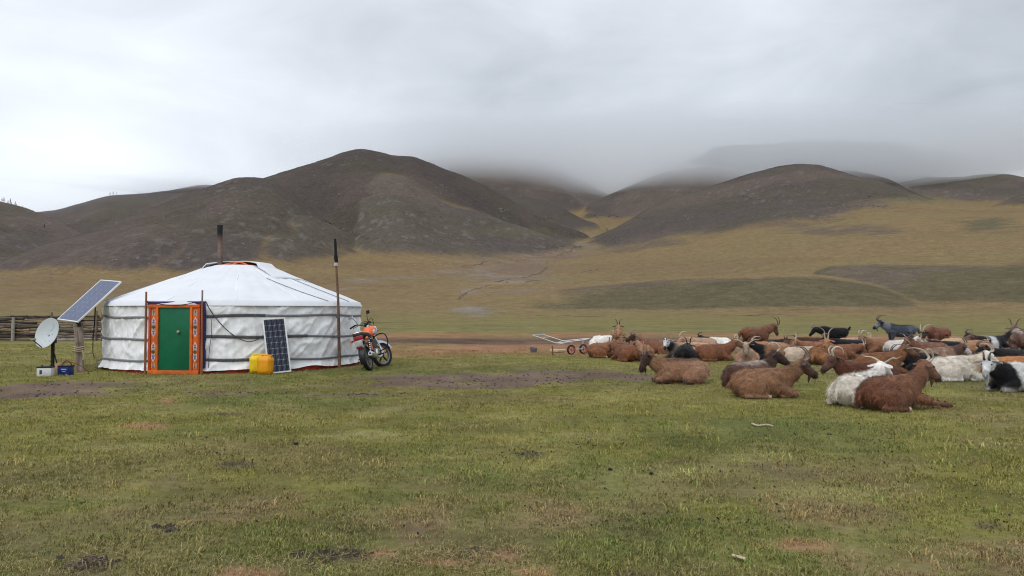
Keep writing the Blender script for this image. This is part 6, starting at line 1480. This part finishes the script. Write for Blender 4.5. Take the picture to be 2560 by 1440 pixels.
attr('gcol', 'FLOAT_COLOR', 'color', np.ones((npv, 4)), np.concatenate([gc, np.ones((npt, 1))], 1))
attr('gscale', 'FLOAT', 'value', np.ones(npv), scl)
attr('gproto', 'INT', 'value', np.array(pid), -(rng.choice(4, npt, p=[.27, .27, .26, .20]) + 1))
attr('grot', 'FLOAT', 'value', np.zeros(npv), rng.uniform(0, 6.28, npt))
grass = link('short_grass', me, m_grass); grass['kind'] = 'stuff'; tag(grass, 'short grazed olive grass covering the plain', 'grass')
ng = bpy.data.node_groups.new('grass_scatter', 'GeometryNodeTree')
ng.interface.new_socket('Geometry', in_out='INPUT', socket_type='NodeSocketGeometry'); ng.interface.new_socket('Geometry', in_out='OUTPUT', socket_type='NodeSocketGeometry')
G = ng.nodes; K = ng.links
gi, go = G.new('NodeGroupInput'), G.new('NodeGroupOutput'); jn = G.new('GeometryNodeJoinGeometry')
def nattr(nm, typ):
    n_ = G.new('GeometryNodeInputNamedAttribute'); n_.data_type = typ; n_.inputs['Name'].default_value = nm; return n_.outputs['Attribute']
ida = nattr('gproto', 'INT'); sca = nattr('gscale', 'FLOAT'); rta = nattr('grot', 'FLOAT')
cx_ = G.new('ShaderNodeCombineXYZ'); K.new(rta, cx_.inputs['Z'])
for i in range(4):
    def sel(v_):
        c_ = G.new('FunctionNodeCompare'); c_.data_type = 'INT'; c_.operation = 'EQUAL'; K.new(ida, c_.inputs['A'] if 'A' in c_.inputs and c_.inputs['A'].type == 'INT' else c_.inputs[2]); c_.inputs[3].default_value = v_; return c_.outputs[0]
    s1 = G.new('GeometryNodeSeparateGeometry'); s1.domain = 'POINT'; K.new(gi.outputs[0], s1.inputs[0]); K.new(sel(i + 1), s1.inputs[1])
    s2 = G.new('GeometryNodeSeparateGeometry'); s2.domain = 'POINT'; K.new(gi.outputs[0], s2.inputs[0]); K.new(sel(-(i + 1)), s2.inputs[1])
    iop = G.new('GeometryNodeInstanceOnPoints'); K.new(s2.outputs[0], iop.inputs['Points']); K.new(s1.outputs[0], iop.inputs['Instance'])
    K.new(cx_.outputs[0], iop.inputs['Rotation']); K.new(sca, iop.inputs['Scale'])
    K.new(iop.outputs[0], jn.inputs[0])
K.new(jn.outputs[0], go.inputs[0])
md = grass.modifiers.new('scatter', 'NODES'); md.node_group = ng

def scatter_bits(name, label, cat, mat, spots, shape, seed):
    rn = random.Random(seed); mb = MB()
    for cx, cy_, rx, ry, n_ in spots:
        for _ in range(int(n_ * .6)):
            py_ = cy_ + rn.gauss(0, ry); px_ = cx + rn.gauss(0, rx)
            if py_ < 800 or py_ > 1600: continue
            shape(mb, gnd(px_, py_), rn)
    o = mb.build(name, mat); o['kind'] = 'stuff'; tag(o, label, cat); return o
def pellet(mb, p, rn):
    s = rn.uniform(.005, .011); st = rn.uniform(1, 1.8); a_ = rn.random() * 3.14
    c_, s_ = math.cos(a_), math.sin(a_)
    V6 = [(1, 0, .3), (-1, 0, .3), (0, 1, .3), (0, -1, .3), (0, 0, 1.1), (0, 0, -.4)]
    mb.add([(p.x + (x_ * st * c_ - y_ * s_) * s, p.y + (x_ * st * s_ + y_ * c_) * s, p.z + z_ * s + .006) for x_, y_, z_ in V6], [(0, 2, 4), (2, 1, 4), (1, 3, 4), (3, 0, 4), (2, 0, 5), (1, 2, 5), (3, 1, 5), (0, 3, 5)])
def straw_bit(mb, p, rn):
    l_ = rn.uniform(.03, .09); a_ = rn.random() * 6.28; w_ = .0022; dx, dy = math.cos(a_) * l_, math.sin(a_) * l_; z0 = .012 + rn.random() * .02
    mb.add([(p.x, p.y, p.z + z0), (p.x - dy * w_ / l_, p.y + dx * w_ / l_, p.z + z0), (p.x + dx - dy * w_ / l_, p.y + dy + dx * w_ / l_, p.z + z0 + .008), (p.x + dx, p.y + dy, p.z + z0 + .008)], [(0, 1, 2, 3)])
m_dung = simple('black_droppings', (.014, .012, .011), .7, var=.4, scale=40, bmp=0)
m_straw = simple('dry_straw', (.36, .25, .14), .9, var=.35, scale=30, bmp=0)
scatter_bits('goat_droppings', 'small black goat droppings strewn over the grass', 'droppings', m_dung,
    [(560,1133,28,5,34),(1310,1138,30,9,70),(1490,1108,40,8,50),(2210,1105,40,6,40),(2210,1128,30,5,34),(2000,1080,60,14,40),(1440,1130,90,22,40),(1810,1303,40,6,36),(1680,1260,180,50,60),(2500,1310,18,5,14),(1900,1150,250,60,110),
     (2300,1060,160,26,90),(740,1110,30,4,14),(600,1090,300,60,60),(1000,1200,400,90,90),(1400,1315,80,6,20),(420,1322,30,4,24),(1180,980,200,10,40),(1200,940,260,10,80),(1500,1010,200,20,50),(2150,1200,250,80,80),(700,1010,400,10,50),(1340,850,120,8,40),(2400,1230,120,60,40)], pellet, 21)
scatter_bits('loose_straw', 'loose bits of dry straw on the grass', 'straw', m_straw,
    [(690,1415,120,12,160),(1250,1390,60,12,110),(1000,1400,160,20,150),(420,1000,18,4,70),(1300,1430,100,10,80),(1900,1430,120,10,60),(1120,1395,60,8,80),(660,1280,12,3,20),(1900,1040,500,120,90),(600,1200,500,120,90),(230,1400,60,14,70),(2240,1035,40,4,40)], straw_bit, 22)
def clod(mb, p, rn):
    s = rn.uniform(.008, .03); V8 = [(1, 0, 0), (.2, 1, 0), (-1, .2, 0), (-.1, -1, 0), (.4, .3, .8), (-.4, -.3, .6)]
    mb.add([(p.x + x_ * s * rn.uniform(.7, 1.4), p.y + y_ * s * rn.uniform(.7, 1.4), p.z + z_ * s * .9) for x_, y_, z_ in V8], [(0, 1, 4), (1, 2, 4), (2, 5, 4), (2, 3, 5), (3, 0, 5), (0, 4, 5)])
scatter_bits('soil_clods', 'dark crumbs of soil on the bare trodden ground', 'soil', simple('dark_soil_crumb', (.05, .038, .032), 1, var=.4, scale=20, bmp=0),
    [(60, 985, 240, 6, 130), (200, 962, 150, 6, 90), (1250, 948, 220, 10, 220), (1050, 960, 150, 6, 90), (1450, 940, 120, 8, 110), (900, 986, 100, 3, 70), (560, 984, 90, 3, 60), (1300, 845, 300, 4, 140), (840, 1385, 60, 10, 70), (225, 1405, 40, 8, 40), (420, 1321, 20, 4, 30), (700, 925, 300, 8, 40)], clod, 31)
m_bone = simple('bleached_stick', (.46, .38, .26), .85, var=.25, scale=20)
def twig(pts, r_, label):
    q_ = [gnd(*p_) + Vector((0, 0, .02)) for p_ in pts]
    one(MB().tube(smooth_path(q_, 4), r_, 6), 'bleached_stick', m_bone, label, 'stick')
twig([(1880, 1063), (1895, 1068), (1915, 1066), (1932, 1069)], .012, 'pale crooked stick on the grass below the goats')
twig([(1832, 1397), (1848, 1402), (1864, 1407)], .009, 'short pale stick near the bottom edge of the grass')
def dung_lump(px, py, s, label):
    p_ = gnd(px, py); bm = bmesh.new(); bmesh.ops.create_icosphere(bm, subdivisions=2, radius=s); rn = random.Random(int(px))
    for v_ in bm.verts: v_.co = Vector((v_.co.x * 1.3, v_.co.y, v_.co.z * .8 + s * .6)) * rn.uniform(.85, 1.12)
    me_ = bpy.data.meshes.new('dung_lump'); bm.to_mesh(me_); bm.free()
    o = link('dung_lump', me_, m_dung); o.location = p_; tag(o, label, 'dung')
dung_lump(1526, 1176, .017, 'flat dark lump on open grass, left of a pair')
dung_lump(1628, 1187, .017, 'dark round lump on open grass, right of a pair')
dung_lump(740, 1112, .02, 'single dark lump on the grass below the yellow jerrycans')
